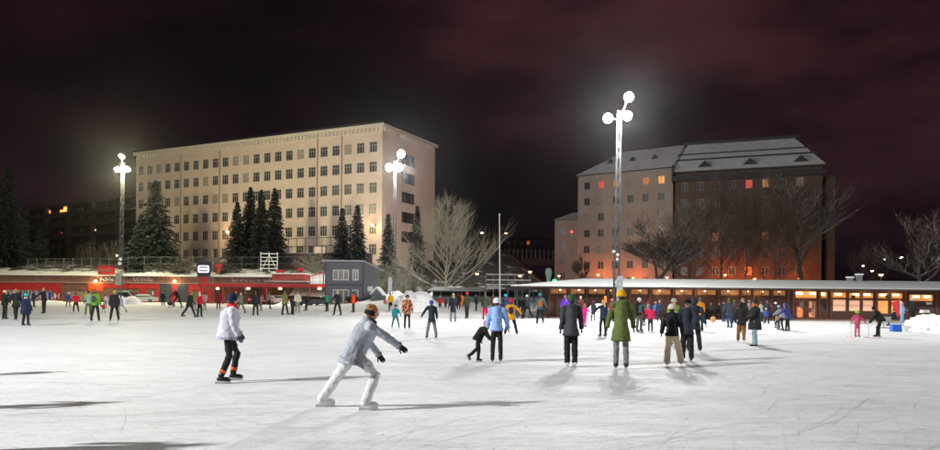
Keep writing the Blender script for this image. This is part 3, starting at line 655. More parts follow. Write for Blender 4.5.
mast((50, 20, 0), 19, [(-.8, .3, (-1, .3, -.6)), (.8, .3, (-1, .5, -.6)), (0, -.6, (-1, .1, -.6))], 'added unseen floodlight mast past the right edge, lifting the ice at the right', .42, FLOOD*.38, rad=.3, col=(1, .985, .965))  # mast added out of view to brighten the ice at the right
# small lamps clusters low on the masts
for k, (px, py, d) in enumerate(((119.5, 257.5, 112.5), (616, 253, 45.6))):
    q = P(px, py, d); e_ = empty('speaker_cluster', q, 0, ('pale horn loudspeakers clamped low on the left mast', 'pale horn loudspeakers clamped on the mast before the apartment house')[k], 'loudspeaker', 'loudspeakers on the masts')
    r = d/700*3
    for dx, dz in ((-1, .6), (.6, -.5), (.4, -2.0)):
        MB().tube([(dx*r*.3, 0, dz*r), (dx*r, -r*.5, dz*r-.02)], [r*.15, r*.55], 8).build('horn', mat('horn grey', (.75, .75, .72), .5), e_)
# flagpole
q = P(500, 305, 80)
fp = empty('flagpole', (q.x, 80, .3), 0, 'slender white flagpole rising behind the dark shelter', 'flagpole')
MB().tube([(0, 0, 0), (-.15, 0, P(499, 215, 80).z-.3)], [.09, .05], 8).build('pole', WHITEP, fp); MB().ell((-.15, 0, P(499, 214.5, 80).z-.3), .11, 8, 6).build('finial', WHITEP, fp)
MB().tube([(0, 0, 0), (0, 0, .4)], .2, 8).build('pole_base', STEEL, fp)

# ------------------------------------------------------------------ long shelter, platform railing
q0, q1 = P(430, 300, 87), P(548, 300, 84)
sl = empty('shelter', (q0.x, 87, 0), math.atan2(q1.y-q0.y, q1.x-q0.x), 'long dark open shelter with grey panels behind the ice', 'shelter'); ln = (q1-q0).length
zr = P(470, 290.3, 87).z
b = MB(); b.add([(0, -1.4, zr-.15), (ln, -1.4, zr-.15), (ln, 1.6, zr+.25), (0, 1.6, zr+.25), (0, -1.4, zr-.03), (ln, -1.4, zr-.03), (ln, 1.6, zr+.37), (0, 1.6, zr+.37)], [(3, 2, 1, 0), (4, 5, 6, 7), (0, 1, 5, 4), (1, 2, 6, 5), (2, 3, 7, 6), (3, 0, 4, 7)]); b.build('roof', mat('grey sheet roof', (.22, .23, .23), .6), sl)
MB().box(0, ln, 1.2, 1.3, 0, zr).build('back_wall', BLACK, sl)
n_ = 9
for i in range(n_):
    MB().box(ln*i/n_+.05, ln*(i+1)/n_-.05, -.9, -.84, .15, P(470, 297, 87).z).build('panel', mat('grey hoarding', (.10, .105, .11), .6, .2, 5, .2), sl)
    MB().box(ln*i/n_-.04, ln*i/n_+.04, -1.0, -.92, 0, zr-.1).build('post', STEEL, sl)
    for k in range(3): MB().box(ln*(i+.2+k*.3)/n_, ln*(i+.3+k*.3)/n_, -1.46, -1.41, zr-.2, zr-.08).build('rafter_end', DARKM, sl)
q = P(486, 290, 82)
rl = empty('platform_railing', (q.x, 82, 0), 0, 'snow-covered steel platform railings round the flagpole', 'railing'); wl = 45/700*82
for k, py in enumerate((275, 280.5, 285, 289)):
    z = P(500, py, 82).z; MB().box(0, wl*(1 if k else .85), -.05, .05, z-.05, z+.05).build('rail', STEEL, rl)
    MB().box(0, wl*(1 if k else .85), -.06, .06, z+.053, z+.1).build('snow_strip', SNOWW, rl)
for i in range(7):
    MB().box(i*wl/6.2-.04, i*wl/6.2+.04, -.045, .045, 0, P(500, 275, 82).z-.06).build('post', STEEL, rl)
MB().box(-.2, wl+.2, .2, 3, P(500, 287, 82).z-.2, P(500, 287, 82).z).build('platform', mat('platform concrete', (.12, .11, .1), .8), rl)

# ------------------------------------------------------------------ pavilion
PD = 53.4
PBR = mat('dark brown boards', (.085, .035, .025), .75, .5, 4, .25, 2, stretch=(1, 1, 6))
pv = empty('pavilion', (0, PD, 0), 0, 'long low brown wooden rink pavilion with warm lit windows and broad frosted roof', 'building')
def PX(px, py=300): return P(px, py, PD).x
def PZ(py, px=700): return P(px, py, PD).z
XL, XR = PX(549), PX(1010); ZE = P(700, 289, 51.2).z
top = []; # clerestory windows (px0, px1)
cl = [(550.5, 567), (570, 585), (588.5, 606), (609.5, 613), (631, 648.5), (652, 671), (675, 693), (697, 716.5), (720.5, 739.5), (742, 752), (754, 770), (773, 786)]
zA, zB = 1.82, 2.26
holes = [(PX(a), zA, PX(b_), zB) for a, b_ in cl]
kinds = ['c']*len(holes)
def PZh(py, px): return P(px, py, PD).z
spec = [(795, 817.5, 290.6, 298.4, 't'), (796, 804.8, 300, 318.5, 'd'), (807.8, 817.2, 300, 318.5, 'd'), (820.5, 828, 291.5, 298.5, 't'), (822, 827, 300, 311, 'n'),
        (832.5, 847, 292, 298, 'u'), (832.5, 847, 299, 311.5, 'l'), (848.7, 861, 292.5, 298.5, 'u'), (848.7, 861, 299.7, 311.5, 'l'), (862.5, 874.2, 292.5, 298.5, 'u'), (862.5, 874.2, 299.7, 311.5, 'l'),
        (877.5, 889.5, 292.7, 299, 'u'), (877.5, 889.5, 300, 314, 'o'), (891, 903.5, 292.7, 299, 'u'), (891, 903.5, 300, 314, 'o'), (909, 934, 294, 301.5, 'u')]
for a, b_, y0, y1, k in spec:
    holes.append((PX(a), PZh(y1, a), PX(b_), PZh(y0, a))); kinds.append(k)
facade(XR-XL, ZE, holes, .14, 0, XL).build('front_wall', PBR, pv)
b = MB(); b.quad((XL, 9, 0), (XL, 0, 0), (XL, 0, ZE), (XL, 9, ZE)); b.quad((XL, 9, 0), (XR, 9, 0), (XR, 9, ZE), (XL, 9, ZE)); b.build('rear_wall', PBR, pv)
DIMW = mat('dim amber window', (.2, .1, .05), .3, emit=(.75, .30, .07), es=.55, var=.35, vscale=2.5)
UPW = mat('bright amber window', (.4, .2, .1), .3, emit=(1.0, .40, .08), es=.95, var=.3, vscale=2.2)
CUW = mat('curtained lit window', (.5, .35, .25), .6, emit=(.95, .52, .32), es=.6, var=.1, vscale=4, stretch=(6, 1, .5))
DOW = mat('lit door glass', (.5, .2, .1), .4, emit=(1, .3, .1), es=.85, var=.5, vscale=2.6)
GM = {'c': DIMW, 't': UPW, 'd': DOW, 'n': DARKM, 'u': UPW, 'l': CUW, 'o': WARM2}
fm = mat('brown frame', (.13, .05, .03), .6)
for h_, k in zip(holes, kinds):
    w, h = h_[2]-h_[0], h_[3]-h_[1]
    nm = 'door' if k == 'd' else 'window'
    o = MB().box(-w/2, w/2, 0, .02, 0, h).build(nm, GM[k], pv, ((h_[0]+h_[2])/2, .12, h_[1]))
    inst(nm+'_frame', frame_mesh(w, h, 2 if k == 'c' else 1, t=.05 if k != 'd' else .1, m=fm), o, (0, -.06, 0))
    if k in 'cut':
        n = 1 if w < 1.6 else 2
        rr = random.Random(int(w*1000)+int(h_[0]*7))
        for i in range(n):
            x = -w/2+w*(i+.5)/n+rr.uniform(-.15, .15)
            ww_ = (.5 if k != 'c' else .16); MB().box(x-ww_/2, x+ww_/2, -.02, -.004, h*.62 if k == 'c' else h*.5, h*.82).build('lamp', TUBE, o)
    if k == 'd':
        rr = random.Random(int(h_[0]*10))
        for i in range(3): MB().box(-w*.3+i*.12, -w*.3+i*.12+.2, -.025, -.004, .2+rr.random()*.8, .45+rr.random()*.9+.3).build('poster', (RED, WHITEP, CURT)[i % 3], o)
    if k == 'l': MB().box(-w/2+.05, w/2-.05, -.022, -.004, h*.5, h*.52).build('glazing_bar', fm, o)
    if k == 'u' and 848 < 0: pass
for px in (846, 880):  # round hanging things in the windows
    MB().ell((PX(px+8), .1, PZh(296.5, px)), (.17, .03, .13)).build('hanging_lampshade', BLACK, pv)
for px in (549.6, 568.5, 586.8, 607.7, 629.5, 650, 673, 695, 718.5, 741, 753, 771.5, 788, 793, 819.3, 830.5, 875.8, 905.5, 936):
    MB().box(PX(px)-.06, PX(px)+.06, -.10, -.004, 0, ZE-.01).build('post', fm, pv)
for i in range(44):   # cladding boards below the window strip
    a = XL+.15+i*.42
    if a+.4 > PX(790): break
    MB().box(a, a+.39, -.028, -.004, .1, 1.7).build('board', PBR, pv)
MB().box(XL, XR, -.9, -.1, .0, .1).build('plinth', mat('dirty kerb', (.25, .17, .11), .85, .5, 8, .3), pv)
MB().box(PX(926), PX(931.5), -.05, -.004, PZh(304.5, 928), PZh(302.2, 928)).build('door_plate', WHITEP, pv)
MB().box(PX(919), PX(936), -.03, -.004, 0, PZh(302, 928)).build('side_door', mat('dark door', (.06, .03, .022), .6), pv)
# roof: low hip, frosted
RT = P(700, 279.3, 59).z
x_l, x_r = P(511, 288, 51).x, XR+1.5
b = MB(); b.add([(x_l, -2.3, ZE+.16), (x_r, -2.3, ZE+.16), (x_r, 5.6, RT), (P(585, 280, 59).x, 5.6, RT), (x_l, 13, ZE+.16), (x_r, 13, ZE+.16)], [(0, 1, 2, 3), (0, 3, 4), (3, 2, 5, 4)]); b.build('roof', mat('frosted felt roof', (.36, .38, .375), .85, .3, 3, .06, .3), pv)
MB().box(x_l, x_r, -2.32, -2.2, ZE+.0, ZE+.157).build('fascia', mat('dark fascia', (.035, .02, .018), .7), pv)
b = MB(); b.quad((x_l, -2.2, ZE+.01), (x_l, 13, ZE+.01), (x_r, 13, ZE+.01), (x_r, -2.2, ZE+.01)); b.build('soffit', PBR, pv)
MB().tube([(x_l, -2.38, ZE+.14), (x_r, -2.38, ZE+.14)], .05, 6).build('gutter', mat('gutter grey', (.4, .41, .4), .5), pv)
for px in (517, 529, 540): MB().box(P(px, 290, 52).x-.06, P(px, 290, 52).x+.06, -1.9, -1.78, 0, ZE+.0).build('porch_post', DARKM, pv)
for px, h in ((857, .55), (848, .3)):
    q = P(px, 280, 58.5); MB().box(q.x-.18, q.x+.18, 4.6, 5.0, RT-.25, RT+h-.1).build('chimney', STEEL, pv); MB().box(q.x-.24, q.x+.24, 4.55, 5.05, RT+h-.097, RT+h).build('chimney_cap', SNOWW, pv)
for px in (683, 662, 701, 737, 760, 808, 840, 868, 898):
    q = P(px, 293, 52.8); point('window_light', pv, (q.x, -.5, 2.0), 9 if px < 790 else 14, (1, .6, .25), .06)
MB().box(PX(604), PX(606.5), -.05, -.004, 1.2, 1.7).build('lit_sign', mat('orange sign', (1, .4, .1), .5, emit=(1, .35, .06), es=.8, var=.2), pv)
# red banner, blue box, bucket, etc.
q = P(896, 314, 52.3)
bn = empty('beach_flag', (q.x, 52.3, 0), 0, 'leaning red banner flag by the pavilion window beside the pale blue figure', 'flag')
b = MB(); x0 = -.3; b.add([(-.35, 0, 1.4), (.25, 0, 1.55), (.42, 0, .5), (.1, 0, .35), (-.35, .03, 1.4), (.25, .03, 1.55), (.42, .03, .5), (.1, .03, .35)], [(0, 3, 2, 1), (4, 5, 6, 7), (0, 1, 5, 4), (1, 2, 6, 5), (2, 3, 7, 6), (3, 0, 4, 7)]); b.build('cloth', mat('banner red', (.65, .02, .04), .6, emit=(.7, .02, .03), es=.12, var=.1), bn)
MB().tube([(.48, .015, 0), (.24, .015, 1.65)], .02, 6).build('pole', WHITEP, bn)
q = G(896.5, 331.5); s = q.y/700
bb = empty('plastic_crate', (q.x, q.y, 0), R(-12), 'bright blue plastic crate on the ice beside the right snow heap', 'crate')
BLU = mat('blue plastic', (.01, .13, .62), .4)
b = MB(); w = 4.5*s; b.box(-w, w, -.18, .18, 0, .05); b.box(-w, w, -.2, -.18, 0, 7*s); b.box(-w, w, .18, .2, 0, 7*s); b.box(-w-.02, -w, -.2, .2, 0, 7*s); b.box(w, w+.02, -.2, .2, 0, 7*s); b.build('tub', BLU, bb)
MB().box(-w-.04, w+.04, -.23, -.201, 7*s-.05, 7*s+.01).build('rim', BLU, bb)
q = G(905.5, 332); s = q.y/700
bk = empty('bucket', (q.x, q.y, 0), 0, 'white bucket standing right of the blue crate', 'bucket')
MB().tube([(0, 0, 0), (0, 0, 6.5*s)], [2.6*s, 3.3*s], 12).build('pail', WHITEP, bk); MB().tube([(-3.3*s, 0, 6*s), (-2*s, -.02, 8.5*s), (2*s, -.02, 8.5*s), (3.3*s, 0, 6*s)], .01, 5).build('handle', STEEL, bk)
q = G(889, 328.5); s = q.y/700
kb = empty('kicksled', (q.x, q.y, 0), R(15), 'grey sledge chair with dark runners behind the blue crate', 'sled')
for x in (-.22, .22):
    MB().tube([(x, -.9, .2), (x, -.75, .04), (x, .7, .03)], .02, 6).build('runner', DARKM, kb); MB().tube([(x, .1, .05), (x, .35, .75)], .02, 6).build('handlebar_post', STEEL, kb)
MB().box(-.24, .24, -.55, .1, .32, .36).build('seat', STEEL, kb); MB().box(-.26, .26, .12, .16, .38, .66).build('backrest', mat('grey tarp', (.3, .31, .33), .6), kb)
MB().tube([(-.3, .36, .76), (.3, .36, .76)], .025, 6).build('handlebar', DARKM, kb)
q = G(938, 332, 0)
bol = empty('litter_bin', (q.x+.1, q.y+1.2, .2), 0, 'dark green bin with pale lid half in the snow heap at the right edge', 'bin')
MB().tube([(0, 0, 0), (0, 0, .75)], [.2, .23], 12).build('bin_body', mat('dark green', (.02, .04, .02), .6), bol); MB().tube([(0, 0, .753), (0, 0, .9)], [.25, .2], 12).build('lid', mat('pale lid', (.5, .5, .48), .6), bol)
# blue sled and white bag near the left of pavilion
q = G(549, 315); s_l = empty('sled', (q.x, q.y, 0), R(70), 'bright blue plastic sled lying by the porch behind the skaters', 'sled')
b = MB(); b.tube([(0, -.6, .25), (0, -.45, .14), (0, .5, .12), (0, .6, .16)], [(.1, .05), (.28, .1), (.3, .1), (.2, .06)], 8); b.build('tray', BLU, s_l); MB().tube([(-.1, -.6, .25), (0, -.95, .1), (.1, -.6, .25)], .015, 5).build('pull_rope', DARKM, s_l)
q = G(556, 315); bg_ = empty('bag', (q.x, q.y, 0), 0, 'pale bundled bag lying beside the blue sled', 'bag')
MB().ell((0, 0, .22), (.4, .25, .24), 12, 8).build('sack', mat('cream cloth', (.5, .46, .4), .9, .6, 10), bg_); MB().tube([(.2, 0, .35), (.3, 0, .52), (.35, 0, .4)], .03, 6).build('strap', DARKM, bg_)

# ------------------------------------------------------------------ street lamps (orange / warm) behind
def street_lamp(px, py, d, label, watts, col=(1, .45, .12), big=.22, two=False):
    q = P(px, py, d); z0 = hz(q.x, d)-.1; h = q.z-z0
    o = empty('street_lamp', (q.x, d, z0), 0, label, 'street lamp', 'street lamps')
    MB().tube([(0, 0, 0), (0, 0, h-.1)], [.08, .05], 6).build('pole', DARKM, o)
    MB().tube([(0, 0, h+.12), (0, 0, h+.3)], [big*2.0, .06], 10).build('hood', DARKM, o)
    m = LAMPO if col[2] < .5 else LAMPW
    MB().tube([(0, 0, h-.12), (0, 0, h+.1)], [big*.8, big*1.5], 10).build('lantern', m, o)
    if watts: point('street_lamp_light', o, (0, -.0, h-.45), watts, col, .12)
OR = (1, .20, .03)
SLW = .22
lamps = [(559, 276, 156, 'street lamp nearest the lower left wing of the apartment house', 3500, OR), (598, 275, 154, 'street lamp left of the tall mast at the foot of the grey apartment house', 6500, OR),
 (633, 278, 150, 'street lamp just right of the tall mast behind the pavilion roof', 6500, OR), (660.5, 277, 140, 'left one of two close street lamps behind the bare trees', 3000, OR), (667, 277.5, 137, 'right one of two close street lamps behind the bare trees', 2500, OR),
 (725, 275, 139, 'bright street lamp among the bare tree trunks', 12000, OR), (755, 279, 137, 'low street lamp right of the bright one among the trunks', 12000, OR), (800, 279, 134, 'hidden street lamp at the right end of the dark brick house', 8000, OR),
 (881, 275, 95, 'bright orange street lamp above the right pavilion roof', 900, (1, .5, .15)), (872, 271, 150, 'small lamp left of the orange one above the pavilion', 0, (1, .8, .6)), (863, 266, 170, 'faint lamp far behind the pavilion roof', 0, (1, .8, .6)), (884, 259.5, 190, 'high faint lamp above the orange street lamp', 0, (1, .8, .6)), (901, 257.5, 200, 'faint lamp highest at the far right', 0, (1, .7, .5)),
 (506, 233.5, 260, 'orange street lamp high on the dark hill right of the flagpole', 3000, OR), (482, 233, 265, 'pale street lamp on the hill left of the flagpole', 500, (1, .75, .5)), (477, 274, 110, 'small warm lamp on a post right of the bare tree', 260, (1, .7, .4)), (490.5, 253, 200, 'red-orange lamp behind the flagpole', 400, (1, .2, .08)), (530, 272, 115, 'orange lamp lighting the snowy bank behind the pavilion tip', 2200, OR), (433, 222.5, 175, 'small white lamp behind the crown of the bare tree', 60, (1, .9, .8)), (520, 276, 108, 'low orange lamp behind the platform railings', 900, OR)]
for px, py, d, lb, w, c in lamps: street_lamp(px, py, d, lb, w*SLW, c, .2 if d < 200 else .35)
# pale wrapped statue-like column, tent lamp
q = P(548.5, 283, 75); z0 = hz(q.x, 75)
wc = empty('wrapped_column', (q.x, 75, z0), 0, 'pale green frosted round column above the pavilion tip', 'column')
zc0, zc1 = P(548, 279, 75).z-z0, P(548, 268, 75).z-z0
MB().tube([(0, 0, 0), (0, 0, zc0)], .15, 8).build('post', STEEL, wc)
MB().tube([(0, 0, zc0-.3), (0, 0, zc0+.2), (0, 0, (zc0+zc1)/2+.1), (0, 0, zc1-.1), (0, 0, zc1)], [.2, .27, .38, .3, .1], 10).build('bundle', mat('pale green wrap', (.16, .25, .2), .7, .5, 8), wc)
q = P(554.5, 280.5, 74)
tg = empty('signal_lamp', (q.x, 74, hz(q.x, 74)), 0, 'teal glowing signal lamp at the tip of the pavilion roof', 'lamp')
h = q.z-hz(q.x, 74); MB().tube([(0, 0, 0), (0, 0, h-.1)], .05, 6).build('pole', DARKM, tg); MB().ell((0, 0, h), (.26, .15, .16), 10, 6).build('lens', mat('teal glow', (.1, .8, .6), .5, emit=(.05, .75, .5), es=.9, var=0), tg)

# ------------------------------------------------------------------ trees
def conifer(px, ytop, ybot, d, halfpx, label, seed, dark=1, dens=1.0):
    q = P(px, ybot, d); z0 = min(q.z, hz(q.x, d)); H = P(px, ytop, d).z-z0; rb = halfpx/700*d
    r = random.Random(seed); t = empty('spruce_tree', (q.x, d, z0), r.random()*6, label, 'spruce', 'spruces and dark evergreens')
    MB().tube([(0, 0, 0), (0, 0, H*.5), (0, 0, H)], [H*.018+.05, H*.01+.03, .02], 7).build('trunk', mat('bark', (.05, .035, .025), .9), t)
    b = MB(); sn = MB(); n = int(H*6.2*dens)
    for i in range(n):
        f = (i+r.random())/n; z = H*(.05+.95*f); L_ = rb*(1-f)**.85*r.uniform(.72, 1.15)+.12
        nb_ = 5+int(5*(1-f))
        a0 = r.random()*6.28
        for k in range(nb_):
            a = a0+k*6.283/nb_+r.uniform(-.25, .25); dx, dy = math.cos(a), math.sin(a); lk = L_*r.uniform(.65, 1.1); m = max(2, int(lk/.34))
            droop = r.uniform(.15, .35)
            for j in range(1, m+1):
                s = j/m*lk; zz = z-droop*s*s/max(lk, .5)+.06*s; w = .30*(1-.5*j/m)+.13
                cx, cy = dx*s, dy*s
                px_, py_ = -dy, dx
                tw = r.uniform(-.4, .4); up = r.uniform(-.16, .12)
                e1 = (cx+px_*w+dx*tw*.3, cy+py_*w+dy*tw*.3, zz-.12+up); e2 = (cx-px_*w-dx*tw*.3, cy-py_*w-dy*tw*.3, zz-.14-up)
                e3 = (cx+dx*.30, cy+dy*.30, zz-.05); e0 = (cx-dx*.28, cy-dy*.28, zz+.07)
                b.add([e0, e1, e3, e2], [(0, 1, 2), (0, 2, 3)])
                if r.random() < .035: sn.add([(e0[0], e0[1], e0[2]+.05), (cx+px_*w*.6, cy+py_*w*.6, zz), (e3[0], e3[1], e3[2]+.04), (cx-px_*w*.5, cy-py_*w*.5, zz-.02)], [(0, 1, 2, 3)])
    b.build('needles', mat('spruce needles', (.006, .012, .010), .8, var=.4, vscale=1.5), t)
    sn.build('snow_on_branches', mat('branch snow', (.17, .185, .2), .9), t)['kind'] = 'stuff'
    return t
con = [(8, 166, 272, 128, 24, 'huge black spruce at the left edge of the photo'), (40, 228, 270, 131, 9, 'small dark spruce in front of the balcony block'), (-16, 180, 272, 126, 22, 'dark spruce cut by the left edge'),
 (155, 180, 262, 127, 30, 'broad tall spruce between left mast and office block'), (141, 214, 264, 125, 20, 'lower spruce leaning against the broad one'),
 (237, 202, 257, 128, 15, 'leftmost spruce of the tight middle cluster'), (250, 187, 257, 130, 16, 'second spruce of the middle cluster, behind the first'), (261, 190, 257, 128, 15, 'third spruce of the middle cluster above the bleacher frame'), (274, 188, 258, 127, 17, 'rightmost tall spruce of the middle cluster'),
 (342, 208, 258, 122, 12, 'slim spruce left of the close pair above the booth'), (357, 205, 262, 120, 15, 'fuller spruce of the pair above the booth'), (388, 214, 266, 117, 13, 'spruce directly below the middle floodlights'), (417, 206, 262, 125, 12, 'spruce right of the office block corner')]
for i, (px, yt, yb, d, hp, lb) in enumerate(con): conifer(px, yt, yb, d, hp, lb, 20+i)
def bare(px, ytop, d, halfpx, label, seed, bark, zbase=None, levels=5, trunkf=.28, spread=.62, snow=None, nk=(3, 4), thick=.022, leader=False):
    q = P(px, 290, d); z0 = hz(q.x, d) if zbase is None else zbase; H = P(px, ytop, d).z-z0; rb = halfpx/700*d
    r = random.Random(seed); t = empty('bare_tree', (q.x, d, z0-.05), 0, label, 'tree', 'bare winter trees')
    br = MB(); tw = MB(); sn = MB(); tips = []
    def grow(p, dr, ln, rad, lv, acc=0):
        k = 4; pts = [p]; dv = dr.copy()
        for i in range(k):
            dv = (dv+Vector((r.uniform(-.16, .16), r.uniform(-.16, .16), r.uniform(-.05, .14)))).normalized(); pts.append(pts[-1]+dv*ln/k)
        rads = [rad*(1-.5*i/k) for i in range(k+1)]
        (br if lv < 3 else tw).tube(pts, rads, 6 if lv < 2 else (4 if lv < 3 else 3))
        if snow and lv > 0 and lv < 5:
            sn.tube([v+Vector((0, 0, rads[i]*.8)) for i, v in enumerate(pts)], [max(.012, x*.75) for x in rads], 3)
        if lv >= levels: return
        for i in range(r.randint(*nk)+(1 if lv > 2 else 0)):
            f = r.uniform(.3, 1) if lv else r.uniform(.55, 1); idx = min(k-1, int(f*k)); o = pts[idx].lerp(pts[idx+1], f*k-idx)
            a = r.random()*6.283; side = Vector((math.cos(a), math.sin(a), 0)); ang = r.uniform(.45, 1.0)*spread*1.5
            nd = (dv*math.cos(ang)+side*math.sin(ang)); nd.z += .16; nd.normalize()
            grow(o, nd, ln*r.uniform(.55, .78), max(.012, rad*.5), lv+1)
        grow(pts[-1], (dv+Vector((r.uniform(-.3, .3), r.uniform(-.3, .3), .1))).normalized(), ln*.72, max(.012, rad*.5), lv+1)
    if leader:
        n_l = 12; tp = [Vector((0, 0, 0))]
        for i in range(n_l): tp.append(tp[-1]+Vector((r.uniform(-.04, .04)*H/n_l*4, r.uniform(-.04, .04)*H/n_l*4, H*.93/n_l)))
        br.tube(tp, [max(.03, H*thick*(1-i/n_l)**.9) for i in range(n_l+1)], 7)
        for i in range(leader):
            f = .10+.82*(i+r.random())/leader; k = min(n_l-1, int(f*n_l)); o = tp[k].lerp(tp[k+1], f*n_l-k); a = i*2.4+r.uniform(-.5, .5)
            el_ = r.uniform(.35, .75)+f*.5; ln = H*(.30*(1-f)+.10)*r.uniform(.8, 1.25)
            grow(o, Vector((math.cos(a)*math.cos(el_), math.sin(a)*math.cos(el_), math.sin(el_))), ln, H*thick*.42*(1-f*.6), 2)
    else: grow(Vector((0, 0, 0)), Vector((0, 0, 1)), H*trunkf, H*thick, 0)
    allv = br.v+tw.v
    mz = max(v[2] for v in allv); xs_ = sorted(abs(v[0]) for v in allv); mxx = xs_[int(len(xs_)*.985)]
    for ax_ in (0, 1):
        cm = sum(v[ax_] for v in allv if v[2] > mz*.4)/max(1, sum(1 for v in allv if v[2] > mz*.4)); ef = .65
        for m in (br, tw, sn): m.v = [tuple((v[q_]-cm*ef*min(1, (v[2]/mz)/.6) if q_ == ax_ else v[q_]) for q_ in range(3)) for v in m.v]
    allv = br.v+tw.v; xs_ = sorted(abs(v[0]) for v in allv); mxx = xs_[int(len(xs_)*.985)]
    fz, fx = H/mz, rb/max(.1, mxx)
    for m in (br, tw, sn): m.v = [(v[0]*fx if v[2] > H*.15 or True else v[0], v[1]*fx, v[2]*fz) for v in m.v]
    br.build('branches', bark, t); tw.build('twigs', bark, t)
    if snow: sn.build('snow_on_branches', snow, t)['kind'] = 'stuff'
    return t
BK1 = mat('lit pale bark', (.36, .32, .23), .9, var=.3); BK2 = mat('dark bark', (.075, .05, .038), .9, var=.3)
SNB = mat('twig snow', (.5, .5, .48), .9)
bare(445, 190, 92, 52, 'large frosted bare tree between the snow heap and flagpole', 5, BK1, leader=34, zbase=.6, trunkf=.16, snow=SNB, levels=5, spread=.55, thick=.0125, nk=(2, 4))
for i, (px, yt, d, hp, lb) in enumerate(((690, 188, 96, 34, 'leftmost bare tree before the grey apartment house gable'), (722, 160, 100, 36, 'tall bare tree with upright fan of branches left of centre of the dark house'), (745, 180, 93, 30, 'slim bare tree in the middle of the row behind the pavilion'), (776, 192, 90, 32, 'bare tree with many stems before the dark house'), (802, 160, 98, 42, 'wide bare tree at the right end of the dark house'), (662, 212, 88, 34, 'low spreading bare tree above the pavilion roof near the mast'), (918, 205, 82, 38, 'bare tree against the black sky at the far right'), (868, 236, 110, 18, 'faint small bare tree right of the dark house'), (580, 252, 118, 9, 'young bare tree before the left wing'))):
    bare(px, yt, d, hp, lb, 40+i, BK2, leader=(28, 32, 28, 26, 0, 0, 0, 20, 0)[i], levels=5, trunkf=.2, spread=.62, nk=(3, 4), snow=(mat('dim twig snow', (.3, .3, .3), .9) if i in (0, 4, 5, 6) else None), thick=(.0125 if i in (0, 1, 2, 3) else .0105))
# shrubs with snow behind the booth
def shrub(px, py, d, hw, hh, label, seed, m, zb=None):
    q = P(px, py, d); z0 = hz(q.x, d)+(zb or 0); r = random.Random(seed)
    t = empty('shrub', (q.x, d, z0), 0, label, 'shrub', 'snowy shrubs on the bank'); rx = hw/700*d; H = hh/700*d; b = MB(); l = MB()
    for i in range(70):
        a = r.random()*6.28; e = r.uniform(.2, 1.3); p = Vector((0, 0, 0)); dv = Vector((math.cos(a)*math.cos(e), math.sin(a)*math.cos(e), math.sin(e)+.2)).normalized(); pts = [p]
        for k in range(4):
            dv = (dv+Vector((r.uniform(-.3, .3), r.uniform(-.3, .3), r.uniform(-.2, .1)))).normalized(); p = p+Vector((dv.x*rx*.33, dv.y*rx*.33, abs(dv.z)*H*.33)); pts.append(p)
            for w in range(5):
                c = p+Vector((r.uniform(-.3, .3), r.uniform(-.3, .3), r.uniform(-.25, .25))); s = r.uniform(.05, .15)
                l.add([c+Vector((-s, 0, 0)), c+Vector((0, -s, s*.4)), c+Vector((s, 0, 0)), c+Vector((0, s*.6, s*.5))], [(0, 1, 2, 3)])
        b.tube(pts, [.05, .035, .025, .018, .01], 3)
    b.build('stems', BK2 if m != 1 else BK1, t); l.build('frosted_leaves', mat('frosted leaves', (.24, .25, .22), .9, var=.5) if m else mat('dark frosted leaves', (.07, .08, .065), .9, var=.5), t)
    return t
sh = [(383, 268, 104, 16, 26, 'grey snowy shrub behind the small shed', 1), (404, 262, 106, 16, 28, 'dense frosted shrub under the middle mast', 1), (428, 270, 104, 15, 24, 'frosted shrub behind the big snow heap', 0), (316, 258, 122, 20, 16, 'tangled dry shrub above the snowy bank left of the booth', 1), (372, 250, 112, 14, 22, 'brownish shrub behind the booth roof', 0), (412, 282, 98, 18, 18, 'low frosted hedge bush above the snow heap', 1), (470, 282, 98, 22, 20, 'dark thicket right of the bare tree', 0), (180, 262, 122, 26, 10, 'low dark bush row below the broad spruce', 0), (222, 266, 122, 16, 8, 'low bush beside the red ventilator', 0), (350, 262, 118, 12, 12, 'bush behind the booth', 0), (90, 250, 128, 14, 18, 'round leafless bush before the balcony block', 0), (112, 250, 126, 14, 22, 'dark bush left of the broad spruce', 0)]
for i, (px, py, d, hw, hh, lb, m) in enumerate(sh): shrub(px, py, d, hw, hh, lb, 60+i, m)
# retaining wall with balusters on the hill, centre
q = P(500, 262, 190); rw_ = empty('road_parapet', (q.x, 190, 0), R(4), 'pale road parapet with balusters on the dark slope right of the flagpole', 'wall')
MB().box(0, 15, 0, .5, P(520, 258, 190).z-2, P(520, 258, 190).z).build('parapet', mat('reddish concrete', (.08, .05, .045), .9), rw_)
for i in range(13): MB().box(i*1.2, i*1.2+.18, 0, .2, P(520, 258, 190).z+.003, P(520, 249, 190).z).build('baluster', mat('pale baluster', (.25, .2, .17), .8), rw_)

